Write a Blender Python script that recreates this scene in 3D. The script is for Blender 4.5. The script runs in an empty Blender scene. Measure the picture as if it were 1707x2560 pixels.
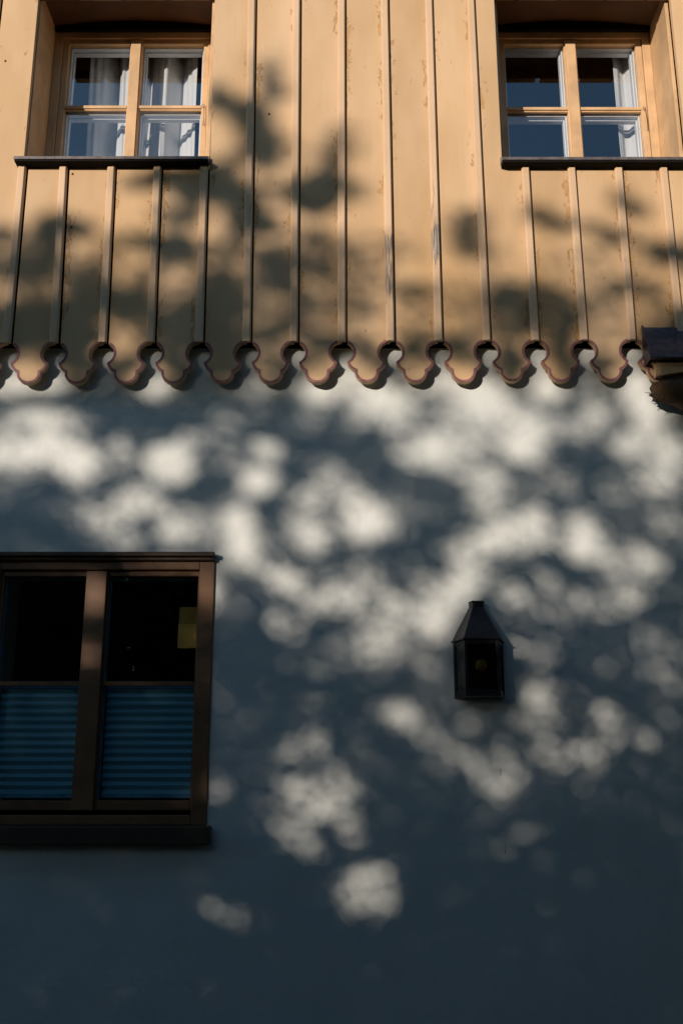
import bpy, bmesh, math, random
import numpy as np
from mathutils import Vector, noise as mnoise

random.seed(7)
rng = np.random.default_rng(11)
C = bpy.context.scene.collection
R = math.radians

# ------------------------------------------------------------------ camera, sky, sun, exposure
YF = -0.06                       # front face of the board cladding (the plaster wall is y = 0)
CAM_Y, CAM_Z = YF - 4.0, 1.6
PITCH = R(15.2)
W_PX, H_PX = 1707.0, 2560.0
F_PX = 35.0 / 36.0 * H_PX

cam = bpy.data.cameras.new("camera")
cam.sensor_fit = 'VERTICAL'
cam.sensor_height = 36.0
cam.lens = 35.0
cam.clip_end = 2000
cam.clip_start = 0.05
cam_o = bpy.data.objects.new("camera", cam)
C.objects.link(cam_o)
cam_o.location = (0, CAM_Y, CAM_Z)
cam_o.rotation_euler = (math.pi / 2 + PITCH, 0, 0)
bpy.context.scene.camera = cam_o

SUN_AZ, SUN_EL = R(31.5), R(8.0)   # azimuth left of the wall's normal
S = Vector((-math.sin(SUN_AZ) * math.cos(SUN_EL), -math.cos(SUN_AZ) * math.cos(SUN_EL), math.sin(SUN_EL)))
sun = bpy.data.lights.new("sun", 'SUN')
sun.energy = 3.45
sun.angle = R(0.53)
sun.color = (1.0, 0.85, 0.745)
sun_o = bpy.data.objects.new("sun", sun)
C.objects.link(sun_o)
sun_o.rotation_euler = S.to_track_quat('Z', 'Y').to_euler()

world = bpy.data.worlds.new("World")
bpy.context.scene.world = world
world.use_nodes = True
wn = world.node_tree
sky = wn.nodes.new("ShaderNodeTexSky")
sky.sky_type = 'NISHITA'
sky.sun_disc = False
sky.sun_elevation = SUN_EL
sky.sun_rotation = math.atan2(S.x, S.y)
sky.air_density = 1.2
sky.dust_density = 0.3
sky.ozone_density = 3.2
wn.links.new(sky.outputs[0], wn.nodes["Background"].inputs[0])
wn.nodes["Background"].inputs[1].default_value = 0.15

sc = bpy.context.scene
sc.view_settings.view_transform = 'Standard'
sc.view_settings.look = 'None'
sc.view_settings.exposure = 0.42
sc.view_settings.gamma = 1.0
sc.view_settings.use_curve_mapping = False
sc.cycles.max_bounces = 8
sc.cycles.transparent_max_bounces = 16


def at(px, py, Y):
    """point of the plane y = Y seen at pixel (px, py) of the 1707 x 2560 frame -> (x, z)"""
    a = (px - W_PX / 2) / F_PX
    b = (H_PX / 2 - py) / F_PX
    dy = math.cos(PITCH) - b * math.sin(PITCH)
    dz = math.sin(PITCH) + b * math.cos(PITCH)
    t = (Y - CAM_Y) / dy
    return a * t, CAM_Z + dz * t


def X(px, py, Y): return at(px, py, Y)[0]
def Z(py, Y): return at(W_PX / 2, py, Y)[1]


# ------------------------------------------------------------------ helpers
class MB:
    def __init__(s): s.v, s.f, s.m = [], [], []

    def add(s, vs, fs, mi=0):
        b = len(s.v)
        s.v += [tuple(v) for v in vs]
        s.f += [[i + b for i in f] for f in fs]
        s.m += [mi] * len(fs)

    def box(s, x0, x1, y0, y1, z0, z1, mi=0, ch=0.0):
        if ch <= 0:
            vs = [(x, y, z) for z in (z0, z1) for y in (y0, y1) for x in (x0, x1)]
            s.add(vs, [(0, 2, 3, 1), (4, 5, 7, 6), (0, 1, 5, 4), (2, 6, 7, 3), (0, 4, 6, 2), (1, 3, 7, 5)], mi)
            return
        bm = bmesh.new()
        bmesh.ops.create_cube(bm, size=1.0)
        for v in bm.verts:
            v.co = Vector(((x0 + x1) / 2 + v.co.x * (x1 - x0), (y0 + y1) / 2 + v.co.y * (y1 - y0), (z0 + z1) / 2 + v.co.z * (z1 - z0)))
        bmesh.ops.bevel(bm, geom=bm.edges[:], offset=ch, segments=2, profile=0.6, affect='EDGES')
        bm.verts.index_update()
        s.add([v.co.copy() for v in bm.verts], [[v.index for v in f.verts] for f in bm.faces], mi)
        bm.free()

    def prism(s, ring0, ring1, mi=0, caps=True):
        n = len(ring0)
        fs = [(i, (i + 1) % n, n + (i + 1) % n, n + i) for i in range(n)]
        if caps: fs += [list(range(n))[::-1], list(range(n, 2 * n))]
        s.add(list(ring0) + list(ring1), fs, mi)

    def tube(s, pts, rad, n=8, mi=0):
        pts = [Vector(p) for p in pts]
        rads = rad if isinstance(rad, (list, tuple)) else [rad] * len(pts)
        rings = []
        for i, p in enumerate(pts):
            d = (pts[min(i + 1, len(pts) - 1)] - pts[max(i - 1, 0)]).normalized()
            u = d.cross(Vector((0.31, 0.2, 0.93)))
            if u.length < 1e-3: u = d.cross(Vector((1, 0, 0)))
            u.normalize(); w = d.cross(u)
            rings.append([p + (u * math.cos(k * 2 * math.pi / n) + w * math.sin(k * 2 * math.pi / n)) * rads[i] for k in range(n)])
        vs = [v for r in rings for v in r]
        fs = []
        for i in range(len(rings) - 1):
            for k in range(n):
                fs.append((i * n + k, i * n + (k + 1) % n, (i + 1) * n + (k + 1) % n, (i + 1) * n + k))
        fs += [list(range(n))[::-1], [(len(rings) - 1) * n + k for k in range(n)]]
        s.add(vs, fs, mi)

    def build(s, name, mats, parent=None, origin=None, smooth=False):
        me = bpy.data.meshes.new(name)
        o3 = Vector(origin) if origin is not None else Vector((0, 0, 0))
        me.from_pydata([tuple(Vector(v) - o3) for v in s.v], [], s.f)
        for m in (mats if isinstance(mats, (list, tuple)) else [mats]): me.materials.append(m)
        me.polygons.foreach_set("material_index", s.m)
        bm = bmesh.new(); bm.from_mesh(me)
        bmesh.ops.recalc_face_normals(bm, faces=bm.faces[:])
        bm.to_mesh(me); bm.free()
        if smooth: me.polygons.foreach_set("use_smooth", [True] * len(me.polygons))
        me.update()
        o = bpy.data.objects.new(name, me)
        C.objects.link(o)
        o.location = o3
        if parent is not None: o.parent = parent
        return o


def bars(o, w=0.002, seg=2):
    b = o.modifiers.new("bevel", 'BEVEL'); b.width = w; b.segments = seg; b.limit_method = 'ANGLE'; b.angle_limit = R(40)
    return o


def tag(o, label=None, cat=None, group=None, kind=None):
    if label: o["label"] = label
    if cat: o["category"] = cat
    if group: o["group"] = group
    if kind: o["kind"] = kind
    return o


def empty(name, loc=(0, 0, 0)):
    o = bpy.data.objects.new(name, None)
    C.objects.link(o); o.location = loc; o.empty_display_size = 0.2
    return o


# ------------------------------------------------------------------ materials
class NT:
    def __init__(s, name):
        s.mat = bpy.data.materials.new(name); s.mat.use_nodes = True
        s.n = s.mat.node_tree.nodes; s.l = s.mat.node_tree.links
        s.b = s.n["Principled BSDF"]; s.out = s.n["Material Output"]

    def node(s, t, **kw):
        n = s.n.new(t)
        for k, v in kw.items(): setattr(n, k, v)
        return n

    def set(s, sock, v):
        if hasattr(v, "is_linked") or hasattr(v, "links"): s.l.new(v, sock)
        elif isinstance(v, tuple) and len(v) == 3 and sock.type == 'RGBA': sock.default_value = (*v, 1)
        else: sock.default_value = v

    def math(s, op, a, b=None, c=None, clamp=False):
        n = s.node("ShaderNodeMath", operation=op, use_clamp=clamp)
        for i, v in enumerate((a, b, c)):
            if v is not None: s.set(n.inputs[i], v)
        return n.outputs[0]

    def mix(s, f, a, b):
        n = s.node("ShaderNodeMix", data_type='RGBA')
        s.set(n.inputs[0], f); s.set(n.inputs[6], a); s.set(n.inputs[7], b)
        return n.outputs[2]

    def smooth(s, v, lo, hi, a=0.0, b=1.0):
        n = s.node("ShaderNodeMapRange", interpolation_type='SMOOTHSTEP')
        s.set(n.inputs[0], v)
        for i, q in enumerate((lo, hi, a, b)): n.inputs[i + 1].default_value = q
        return n.outputs[0]

    def coord(s, scale=(1, 1, 1), rand=True):
        tc = s.node("ShaderNodeTexCoord")
        mp = s.node("ShaderNodeMapping"); mp.inputs["Scale"].default_value = scale
        s.l.new(tc.outputs["Object"], mp.inputs[0])
        if rand:
            oi = s.node("ShaderNodeObjectInfo")
            m = s.math('MULTIPLY', oi.outputs["Random"], 37.0)
            cb = s.node("ShaderNodeCombineXYZ")
            s.l.new(m, cb.inputs[0]); s.l.new(m, cb.inputs[1]); s.l.new(m, cb.inputs[2])
            s.l.new(cb.outputs[0], mp.inputs["Location"])
        return mp.outputs[0]

    def noise(s, vec, scale, detail=4, rough=0.55, dist=0.0):
        n = s.node("ShaderNodeTexNoise")
        s.l.new(vec, n.inputs["Vector"])
        n.inputs["Scale"].default_value = scale; n.inputs["Detail"].default_value = detail
        n.inputs["Roughness"].default_value = rough; n.inputs["Distortion"].default_value = dist
        return n.outputs["Fac"]

    def bump(s, h, strength=0.3, dist=0.002, prev=None):
        n = s.node("ShaderNodeBump"); n.inputs["Strength"].default_value = strength; n.inputs["Distance"].default_value = dist
        s.l.new(h, n.inputs["Height"])
        if prev is not None: s.l.new(prev, n.inputs["Normal"])
        s.l.new(n.outputs[0], s.b.inputs["Normal"])
        return n.outputs[0]

    def done(s, col, rough=0.6, metal=0.0, spec=0.4):
        s.set(s.b.inputs["Base Color"], col); s.set(s.b.inputs["Roughness"], rough)
        s.b.inputs["Metallic"].default_value = metal; s.b.inputs["Specular IOR Level"].default_value = spec
        return s.mat


def sepx(t, comp=0):
    tc = t.node("ShaderNodeTexCoord"); sp = t.node("ShaderNodeSeparateXYZ")
    t.l.new(tc.outputs["Object"], sp.inputs[0])
    return sp.outputs[comp]


def wear(t):
    oi = t.node("ShaderNodeObjectInfo"); sp = t.node("ShaderNodeSeparateColor")
    t.l.new(oi.outputs["Color"], sp.inputs[0])
    return sp.outputs[0]


def mat_board():
    """tan oil paint on sawn boards: faint grain, tone drift, flakes and cracks close to the joints"""
    t = NT("tan_board_paint")
    vg = t.coord((1, 1, 0.05)); v1 = t.coord((1, 1, 0.35)); v0 = t.coord()
    grain = t.noise(vg, 90, 6, 0.6)
    drift = t.noise(v1, 3.2, 3)
    tone = t.noise(v0, 11, 4)
    col = t.mix(t.smooth(drift, 0.3, 0.7), (0.495, 0.332, 0.172), (0.61, 0.433, 0.255))
    col = t.mix(t.math('MULTIPLY', t.smooth(tone, 0.45, 0.75), 0.22), col, (0.56, 0.37, 0.18))
    col = t.mix(t.math('MULTIPLY', t.smooth(grain, 0.5, 0.72), 0.14), col, (0.45, 0.28, 0.13))
    ax = t.math('ABSOLUTE', sepx(t, 0))
    edge = t.smooth(ax, 0.040, 0.084)
    patch = t.smooth(t.noise(t.coord((1, 1, 1)), 2.6, 2), 0.47, 0.6)
    w = wear(t)
    amt = t.math('MULTIPLY', t.math('MULTIPLY', edge, patch), w)
    fl = t.noise(t.coord((1, 1, 0.32)), 62, 5, 0.62, 0.4)
    lim = t.math('SUBTRACT', 0.715, t.math('MULTIPLY', amt, 0.27))
    d = t.math('SUBTRACT', fl, lim)
    inside = t.smooth(d, 0.0, 0.02)
    line = t.math('MULTIPLY', t.smooth(d, -0.018, 0.0), t.smooth(d, 0.004, 0.018, 1.0, 0.0))
    col = t.mix(t.math('MULTIPLY', inside, 0.75), col, (0.46, 0.255, 0.085))
    col = t.mix(t.math('MULTIPLY', line, 0.85), col, (0.07, 0.032, 0.012))
    oi_ = t.node("ShaderNodeObjectInfo")
    hs = t.node("ShaderNodeHueSaturation")
    t.l.new(t.math('ADD', 0.93, t.math('MULTIPLY', oi_.outputs["Random"], 0.13)), hs.inputs["Value"])
    t.l.new(t.math('ADD', 0.94, t.math('MULTIPLY', t.noise(t.coord((1, 1, 0.5)), 1.7, 2), 0.16)), hs.inputs["Saturation"])
    t.l.new(col, hs.inputs["Color"]); col = hs.outputs[0]
    # rare specks anywhere
    sp = t.noise(t.coord((1, 1, 0.6)), 130, 2)
    col = t.mix(t.smooth(sp, 0.80, 0.83), col, (0.12, 0.06, 0.025))
    h = t.math('ADD', t.math('MULTIPLY', grain, 0.5), t.math('MULTIPLY', inside, -0.9))
    h = t.math('ADD', h, t.math('MULTIPLY', t.noise(v1, 5, 3), 2.0))
    t.bump(h, 0.30, 0.0018)
    return t.done(col, t.math('ADD', 0.50, t.math('MULTIPLY', tone, 0.2)), 0, 0.35)


def mat_batten():
    t = NT("tan_batten_paint")
    vg = t.coord((1, 1, 0.035))
    grain = t.noise(vg, 150, 6, 0.65)
    drift = t.noise(t.coord((1, 1, 0.4)), 4, 3)
    col = t.mix(t.smooth(drift, 0.3, 0.7), (0.57, 0.40, 0.24), (0.65, 0.47, 0.30))
    w = wear(t)
    patch = t.smooth(t.noise(t.coord((1, 1, 0.5)), 3.2, 2), 0.36, 0.62)
    w = t.math('MULTIPLY', w, t.smooth(sepx(t, 2), 0.75, 1.2, 1.0, 0.45))
    lim = t.math('SUBTRACT', 0.84, t.math('MULTIPLY', t.math('MULTIPLY', w, patch), 0.43))
    d = t.math('SUBTRACT', t.noise(t.coord((1, 1, 0.07)), 110, 6, 0.7, 0.3), lim)
    bare = t.smooth(d, 0.0, 0.04)
    colw = t.mix(t.smooth(grain, 0.4, 0.65), (0.16, 0.13, 0.10), (0.48, 0.42, 0.36))
    col = t.mix(bare, col, colw)
    line = t.math('MULTIPLY', t.smooth(d, -0.03, 0.0), t.smooth(d, 0.004, 0.03, 1.0, 0.0))
    col = t.mix(t.math('MULTIPLY', line, 0.45), col, (0.10, 0.05, 0.02))
    h = t.math('ADD', t.math('MULTIPLY', grain, 0.6), t.math('MULTIPLY', bare, -0.8))
    t.bump(h, 0.4, 0.0018)
    return t.done(col, 0.58, 0, 0.3)


def mat_paint(name, c, rough=0.5, var=0.18, grain=(1, 1, 0.06)):
    t = NT(name)
    g = t.noise(t.coord(grain), 80, 5, 0.6)
    d = t.noise(t.coord(), 7, 4)
    dk = tuple(q * (1 - var) for q in c)
    lt = tuple(min(1, q * (1 + var * 0.6)) for q in c)
    col = t.mix(t.smooth(d, 0.3, 0.7), dk, lt)
    col = t.mix(t.math('MULTIPLY', t.smooth(g, 0.52, 0.7), 0.2), col, tuple(q * 0.6 for q in c))
    t.bump(g, 0.25, 0.001)
    return t.done(col, rough, 0, 0.35)


def mat_plaster():
    t = NT("lime_plaster")
    v = t.coord(rand=False)
    a = t.noise(v, 1.3, 4); b = t.noise(v, 6, 5, 0.6); c = t.noise(v, 70, 5, 0.6); e = t.noise(v, 420, 3, 0.6)
    col = t.mix(t.smooth(a, 0.3, 0.7), (0.60, 0.64, 0.605), (0.655, 0.69, 0.655))
    col = t.mix(t.math('MULTIPLY', t.smooth(b, 0.45, 0.75), 0.34), col, (0.51, 0.535, 0.505))
    sp = t.noise(v, 95, 1)
    col = t.mix(t.smooth(sp, 0.835, 0.86), col, (0.16, 0.13, 0.10))
    h = t.math('ADD', t.math('MULTIPLY', t.noise(v, 3.5, 3), 5.0), t.math('MULTIPLY', c, 0.7))
    h = t.math('ADD', h, t.math('MULTIPLY', e, 0.30))
    h = t.math('ADD', h, t.math('MULTIPLY', t.noise(v, 17, 3), 1.6))
    t.bump(h, 0.6, 0.0026)
    return t.done(col, 0.9, 0, 0.15)


def mat_plain(name, c, rough=0.5, metal=0.0, nscale=25, var=0.25, bump=0.2, spec=0.4):
    t = NT(name)
    n = t.noise(t.coord(), nscale, 5, 0.6)
    col = t.mix(t.smooth(n, 0.3, 0.72), tuple(q * (1 - var) for q in c), tuple(min(1, q * (1 + var)) for q in c))
    t.bump(n, bump, 0.001)
    return t.done(col, t.math('ADD', rough - 0.08, t.math('MULTIPLY', n, 0.16)), metal, spec)


def mat_glass(name, tint=(0.93, 0.96, 0.97), ior=1.52, gain=1.0):
    t = NT(name)
    t.n.remove(t.b)
    fr = t.node("ShaderNodeFresnel"); fr.inputs[0].default_value = ior
    geo = t.node("ShaderNodeNewGeometry")
    nz = t.noise(t.coord(rand=True), 3.0, 2)
    bp = t.node("ShaderNodeBump"); bp.inputs["Strength"].default_value = 0.05; bp.inputs["Distance"].default_value = 0.003
    t.l.new(nz, bp.inputs["Height"])
    tr = t.node("ShaderNodeBsdfTransparent"); tr.inputs[0].default_value = (*tint, 1)
    gl = t.node("ShaderNodeBsdfGlossy"); gl.inputs["Roughness"].default_value = 0.0
    gl.inputs[0].default_value = (1, 1, 1, 1)
    t.l.new(bp.outputs[0], gl.inputs["Normal"])
    fac = t.math('MULTIPLY', fr.outputs[0], gain, clamp=True)
    fac = t.math('MULTIPLY', fac, t.math('SUBTRACT', 1.0, geo.outputs["Backfacing"]))
    mx = t.node("ShaderNodeMixShader")
    t.l.new(fac, mx.inputs[0]); t.l.new(tr.outputs[0], mx.inputs[1]); t.l.new(gl.outputs[0], mx.inputs[2])
    t.l.new(mx.outputs[0], t.out.inputs["Surface"])
    return t.mat


def mat_cloth(name, c, trans=0.35):
    t = NT(name)
    n = t.noise(t.coord(rand=False), 300, 3)
    col = t.mix(n, tuple(q * 0.93 for q in c), c)
    df = t.node("ShaderNodeBsdfDiffuse"); tl = t.node("ShaderNodeBsdfTranslucent")
    t.l.new(col, df.inputs[0]); t.l.new(col, tl.inputs[0])
    mx = t.node("ShaderNodeMixShader"); mx.inputs[0].default_value = trans
    t.l.new(df.outputs[0], mx.inputs[1]); t.l.new(tl.outputs[0], mx.inputs[2])
    t.l.new(mx.outputs[0], t.out.inputs["Surface"])
    t.n.remove(t.b)
    return t.mat


def mat_leaf(name, c1, c2):
    t = NT(name)
    n = t.noise(t.coord(rand=False), 1.7, 3)
    col = t.mix(t.smooth(n, 0.35, 0.65), c1, c2)
    return t.done(col, 0.6, 0, 0.3)


M = {}
M['board'] = mat_board()
M['batten'] = mat_batten()
M['edge'] = mat_plain("mauve_edge_paint", (0.225, 0.098, 0.10), 0.6, 0, 40, 0.3, 0.3, 0.25)
M['knot'] = mat_plain("dark_knot", (0.03, 0.018, 0.01), 0.8)
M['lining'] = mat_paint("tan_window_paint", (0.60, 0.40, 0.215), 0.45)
M['plaster'] = mat_plaster()
M['white'] = mat_paint("white_window_paint", (0.72, 0.74, 0.76), 0.45, 0.06)
M['sill'] = mat_plain("dark_sheet_metal", (0.15, 0.135, 0.13), 0.45, 0.3, 30, 0.3, 0.15)
M['black'] = mat_plain("painted_shade_black", (0.010, 0.009, 0.009), 0.8, 0, 30, 0.2, 0.1, 0.1)  # near-black stands in for shade in recesses and under sills
M['sillin'] = mat_plain("brown_sheet_metal", (0.10, 0.075, 0.08), 0.42, 0.3, 40, 0.35, 0.25)
M['brown'] = mat_paint("brown_window_wood", (0.165, 0.082, 0.033), 0.5, 0.25)
M['darkwood'] = mat_paint("dark_stained_wood", (0.055, 0.034, 0.020), 0.6, 0.3)
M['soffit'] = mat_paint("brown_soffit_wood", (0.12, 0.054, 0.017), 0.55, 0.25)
M['glass'] = mat_glass("window_glass", (0.97, 0.985, 0.99), 1.52, 3.4)
M['dglass'] = mat_glass("dark_window_glass", (0.92, 0.93, 0.93), 1.52, 1.0)
M['lglass'] = mat_glass("smoky_lantern_glass", (0.66, 0.60, 0.46), 1.5, 0.9)
M['bulb'] = mat_glass("clear_bulb_glass", (0.80, 0.78, 0.72), 1.9, 3.0)
M['milky'] = mat_plain("dusty_bulb_glass", (0.62, 0.58, 0.48), 0.25, 0, 60, 0.4, 0.1, 0.8)
M['iron'] = mat_plain("black_lantern_iron", (0.018, 0.019, 0.022), 0.5, 0.3, 60, 0.35, 0.3)
M['copper'] = mat_plain("orange_filament_stem", (0.75, 0.36, 0.14), 0.5, 0.0)
M['curtain'] = mat_cloth("white_curtain_cloth", (0.80, 0.81, 0.81), 0.25)
M['blind'] = mat_cloth("blue_blind_cloth", (0.24, 0.58, 0.72), 0.15)
M['blindrail'] = mat_plain("blue_rail_paint", (0.10, 0.30, 0.45), 0.4)
M['paper'] = mat_plain("yellow_paper", (0.78, 0.46, 0.09), 0.8, 0, 15, 0.1)
M['paperd'] = mat_plain("dull_yellow_paper", (0.55, 0.32, 0.06), 0.8, 0, 15, 0.1)
M['room'] = mat_plain("room_wall_paint", (0.22, 0.21, 0.20), 0.9, 0, 3, 0.1)
M['straw'] = mat_plain("dry_straw", (0.07, 0.05, 0.03), 0.9)
M['rust'] = mat_plain("rusty_wire", (0.10, 0.06, 0.035), 0.6, 0.5)
M['roof'] = mat_plain("roof_tiles", (0.20, 0.10, 0.07), 0.8, 0, 8, 0.3)
M['leaf'] = mat_leaf("tree_leaf", (0.035, 0.075, 0.018), (0.075, 0.13, 0.03))
M['hleaf'] = mat_leaf("hedge_leaf", (0.025, 0.055, 0.016), (0.05, 0.095, 0.025))
M['bark'] = mat_paint("grey_bark", (0.10, 0.075, 0.055), 0.9, 0.35, (1, 1, 0.2))
t = NT("gravel_ground")
gv = t.coord(rand=False)
gcol = t.mix(t.noise(gv, 0.6, 5), (0.035, 0.035, 0.035), (0.075, 0.068, 0.058))
gcol = t.mix(t.smooth(t.noise(gv, 60, 3), 0.4, 0.7), gcol, (0.11, 0.10, 0.09))
t.bump(t.noise(gv, 60, 3), 0.5, 0.01)
M['ground'] = t.done(gcol, 0.95, 0, 0.2)

# ------------------------------------------------------------------ ground
g = MB(); g.add([(-300, -300, 0), (300, -300, 0), (300, 300, 0), (-300, 300, 0)], [(0, 1, 2, 3)])
tag(g.build("ground", M['ground']), kind="structure")

# ------------------------------------------------------------------ the house
house = empty("timber_house", (0, 0, 0))
tag(house, "old house with tan board cladding above a pale plastered ground floor", "house")

HX0, HX1, HD = -4.6, 4.8, 6.0
WT = 0.42                                       # wall thickness
Z_MID = Z(871, 0.0)                             # the plaster runs up behind the cladding to here
Z_TOP = 7.2

# window openings in the cladding (x0, x1), sill and head heights
LW = dict(x0=X(72, 180, YF), x1=X(531, 180, YF))
RW = dict(x0=X(1243, 180, YF), x1=X(1694, 180, YF))
DEP = 0.275                                     # depth of the window frames behind the cladding
for w_ in (LW, RW):
    w_['sill'] = Z(396, YF - 0.05)
    w_['zt'] = Z(112, YF + DEP + 0.017)               # top of the glass
    w_['head'] = Z(72, YF + DEP - 0.003)              # soffit where it meets the frame
RW['sill'] = Z(398, YF - 0.05)
FRY = YF + DEP                                # front of the window frames

# lower window
LY = -0.012
low = dict(x1=X(528, 1700, LY), x0=X(-62, 1700, LY), z1=Z(1399, LY), z0=Z(2063, LY))


def wall_holes(mb, x0, x1, z0, z1, y0, y1, holes):
    xs = sorted({x0, x1, *[h[0] for h in holes], *[h[1] for h in holes]})
    zs = sorted({z0, z1, *[h[2] for h in holes], *[h[3] for h in holes]})
    solid = {}
    for i in range(len(xs) - 1):
        for j in range(len(zs) - 1):
            cx, cz = (xs[i] + xs[i + 1]) / 2, (zs[j] + zs[j + 1]) / 2
            solid[i, j] = not any(h[0] < cx < h[1] and h[2] < cz < h[3] for h in holes)
    for (i, j), ok in solid.items():
        if not ok: continue
        a, b, c, d = xs[i], xs[i + 1], zs[j], zs[j + 1]
        mb.add([(a, y0, c), (b, y0, c), (b, y0, d), (a, y0, d)], [(0, 1, 2, 3)])
        mb.add([(a, y1, c), (b, y1, c), (b, y1, d), (a, y1, d)], [(3, 2, 1, 0)])
        if not solid.get((i - 1, j), False): mb.add([(a, y0, c), (a, y0, d), (a, y1, d), (a, y1, c)], [(0, 1, 2, 3)])
        if not solid.get((i + 1, j), False): mb.add([(b, y0, c), (b, y1, c), (b, y1, d), (b, y0, d)], [(0, 1, 2, 3)])
        if not solid.get((i, j - 1), False): mb.add([(a, y0, c), (a, y1, c), (b, y1, c), (b, y0, c)], [(0, 1, 2, 3)])
        if not solid.get((i, j + 1), False): mb.add([(a, y0, d), (b, y0, d), (b, y1, d), (a, y1, d)], [(0, 1, 2, 3)])


mb = MB()
wall_holes(mb, HX0, HX1, -0.1, Z_MID, 0.0, WT, [(low['x0'] + 0.01, low['x1'] - 0.01, low['z0'] + 0.01, low['z1'] - 0.01)])
pw = mb.build("plaster_wall", M['plaster'], house)
tag(pw, "pale plastered ground floor wall dappled with tree shade")
for (cx, cy, ln) in ((1251, 1932, 17), (1262, 2122, 22), (603, 1028, 4), (762, 1190, 6)):
    pts = [at(cx + random.uniform(-1.2, 1.2), cy - ln / 2 + ln * k / 4, 0) for k in range(5)]
    c_ = MB()
    for (a, b) in zip(pts[:-1], pts[1:]):
        w0 = random.uniform(0.0006, 0.0012)
        c_.add([(a[0] - w0, -0.001, a[1]), (a[0] + w0, -0.001, a[1]), (b[0] + w0, -0.001, b[1]), (b[0] - w0, -0.001, b[1])], [(0, 1, 2, 3)])
    c_.build("hairline_crack", M['knot'], pw)

mb = MB()
wall_holes(mb, HX0, HX1, Z_MID + 0.002, Z_TOP, 0.03, WT,
           [(w_['x0'] + 0.002, w_['x1'] - 0.002, w_['sill'] - 0.02, w_['head'] + 0.12) for w_ in (LW, RW)])
mb.build("timber_core_wall", M['black'], house)  # core coloured black to paint the dark cavity behind the boards
mb = MB()
mb.box(HX0, HX0 + 0.3, WT, HD, -0.1, Z_TOP); mb.box(HX1 - 0.3, HX1, WT, HD, -0.1, Z_TOP)
mb.box(HX0 + 0.3, HX1 - 0.3, HD - 0.3, HD, -0.1, Z_TOP)
mb.build("outer_wall", M['plaster'], house)
mb = MB()
mb.prism([(HX0 - 0.4, -0.6, Z_TOP), (HX0 - 0.4, HD + 0.5, Z_TOP), (HX0 - 0.4, HD / 2, Z_TOP + 2.4)],
         [(HX1 + 0.4, -0.6, Z_TOP), (HX1 + 0.4, HD + 0.5, Z_TOP), (HX1 + 0.4, HD / 2, Z_TOP + 2.4)])
mb.build("roof", M['roof'], house)
mb = MB(); mb.box(HX0 + 0.3, HX1 - 0.3, WT, HD - 0.3, Z_MID - 0.25, Z_MID - 0.02)
mb.box(0.0, 0.15, WT, HD - 0.3, Z_MID - 0.02, Z_TOP); mb.box(HX0 + 0.3, HX1 - 0.3, 3.2, 3.3, -0.1, Z_MID - 0.25)
mb.build("interior_partition", M['room'], house)

# ---- cladding boards with fretted feet, and the battens over their joints
JB = [-103, 17, 136, 257, 377, 498, 617, 735, 855, 977, 1097, 1217, 1338.5, 1460, 1580.5, 1702, 1823]   # foot of each joint, px
JT = [(-51, 422), (59, 422), (161.5, 422), (281, 422), (396, 422), (512, 422), (631, 0), (742, 0), (854, 0), (961, 0), (1071, 0),
      (1175.5, 0), (1312, 425), (1427, 425), (1544, 425), (1656, 425), (1769, 425)]
HR = 0.0495                                     # radius of the round notch at a joint
joints = []
for k, px in enumerate(JB):
    yc_ = 880.5 - (px - 853) * 0.0047
    xb, zb = at(px, yc_, YF)
    xt, zt = at(JT[k][0], JT[k][1], YF)
    joints.append((xb, zb, (xt - xb) / (zt - zb)))
# joints further out, beyond the frame
for _ in range(10):
    a = joints[0]; joints.insert(0, (a[0] - 0.211, a[1] - 0.001, 0.0))
for _ in range(12):
    a = joints[-1]; joints.append((a[0] + 0.211, a[1] + 0.001, 0.0))


def jx(j, z): return j[0] + j[2] * (z - j[1])


TH = 0.024
ZB_TOP = Z_TOP - 0.02


def foot_outline(jl, jr, lgap):
    """lower outline of one board, from the left joint round the tongue to the right joint"""
    n = 12
    pts = []
    for i in range(n + 1):
        a0 = math.acos(lgap / HR); a = a0 - (a0 + R(63)) * i / n
        pts.append((jl[0] + HR * math.cos(a), jl[1] + HR * math.sin(a)))
    hl = pts[-1]
    aR = [R(243) - R(151) * i / n for i in range(n + 1)]
    right = [(jr[0] + HR * math.cos(a), jr[1] + HR * math.sin(a)) for a in aR]
    hr = right[0]
    xm, zm = (hl[0] + hr[0]) / 2 + random.uniform(-0.003, 0.003), (hl[1] + hr[1]) / 2
    rl = 0.0520 + random.uniform(-0.0022, 0.0022)
    cz = zm - 0.047
    nl, nr = (xm - rl * 0.985, cz + 0.004), (xm + rl * 0.985, cz + 0.004)

    def bez(p, c, q, m=6): return [((1 - s) ** 2 * p[0] + 2 * s * (1 - s) * c[0] + s * s * q[0], (1 - s) ** 2 * p[1] + 2 * s * (1 - s) * c[1] + s * s * q[1]) for s in [i / m for i in range(1, m + 1)]]
    pts += bez(hl, (hl[0] + 0.005, zm - 0.031), nl)
    m = 16
    for i in range(1, m):
        a = math.pi + math.pi * i / m
        pts.append((xm + rl * math.cos(a), cz + rl * 0.97 * math.sin(a)))
    pts.append(nr)
    pts += bez(nr, (hr[0] - 0.005, zm - 0.031), hr)[:-1]
    pts += right
    return pts


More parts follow.
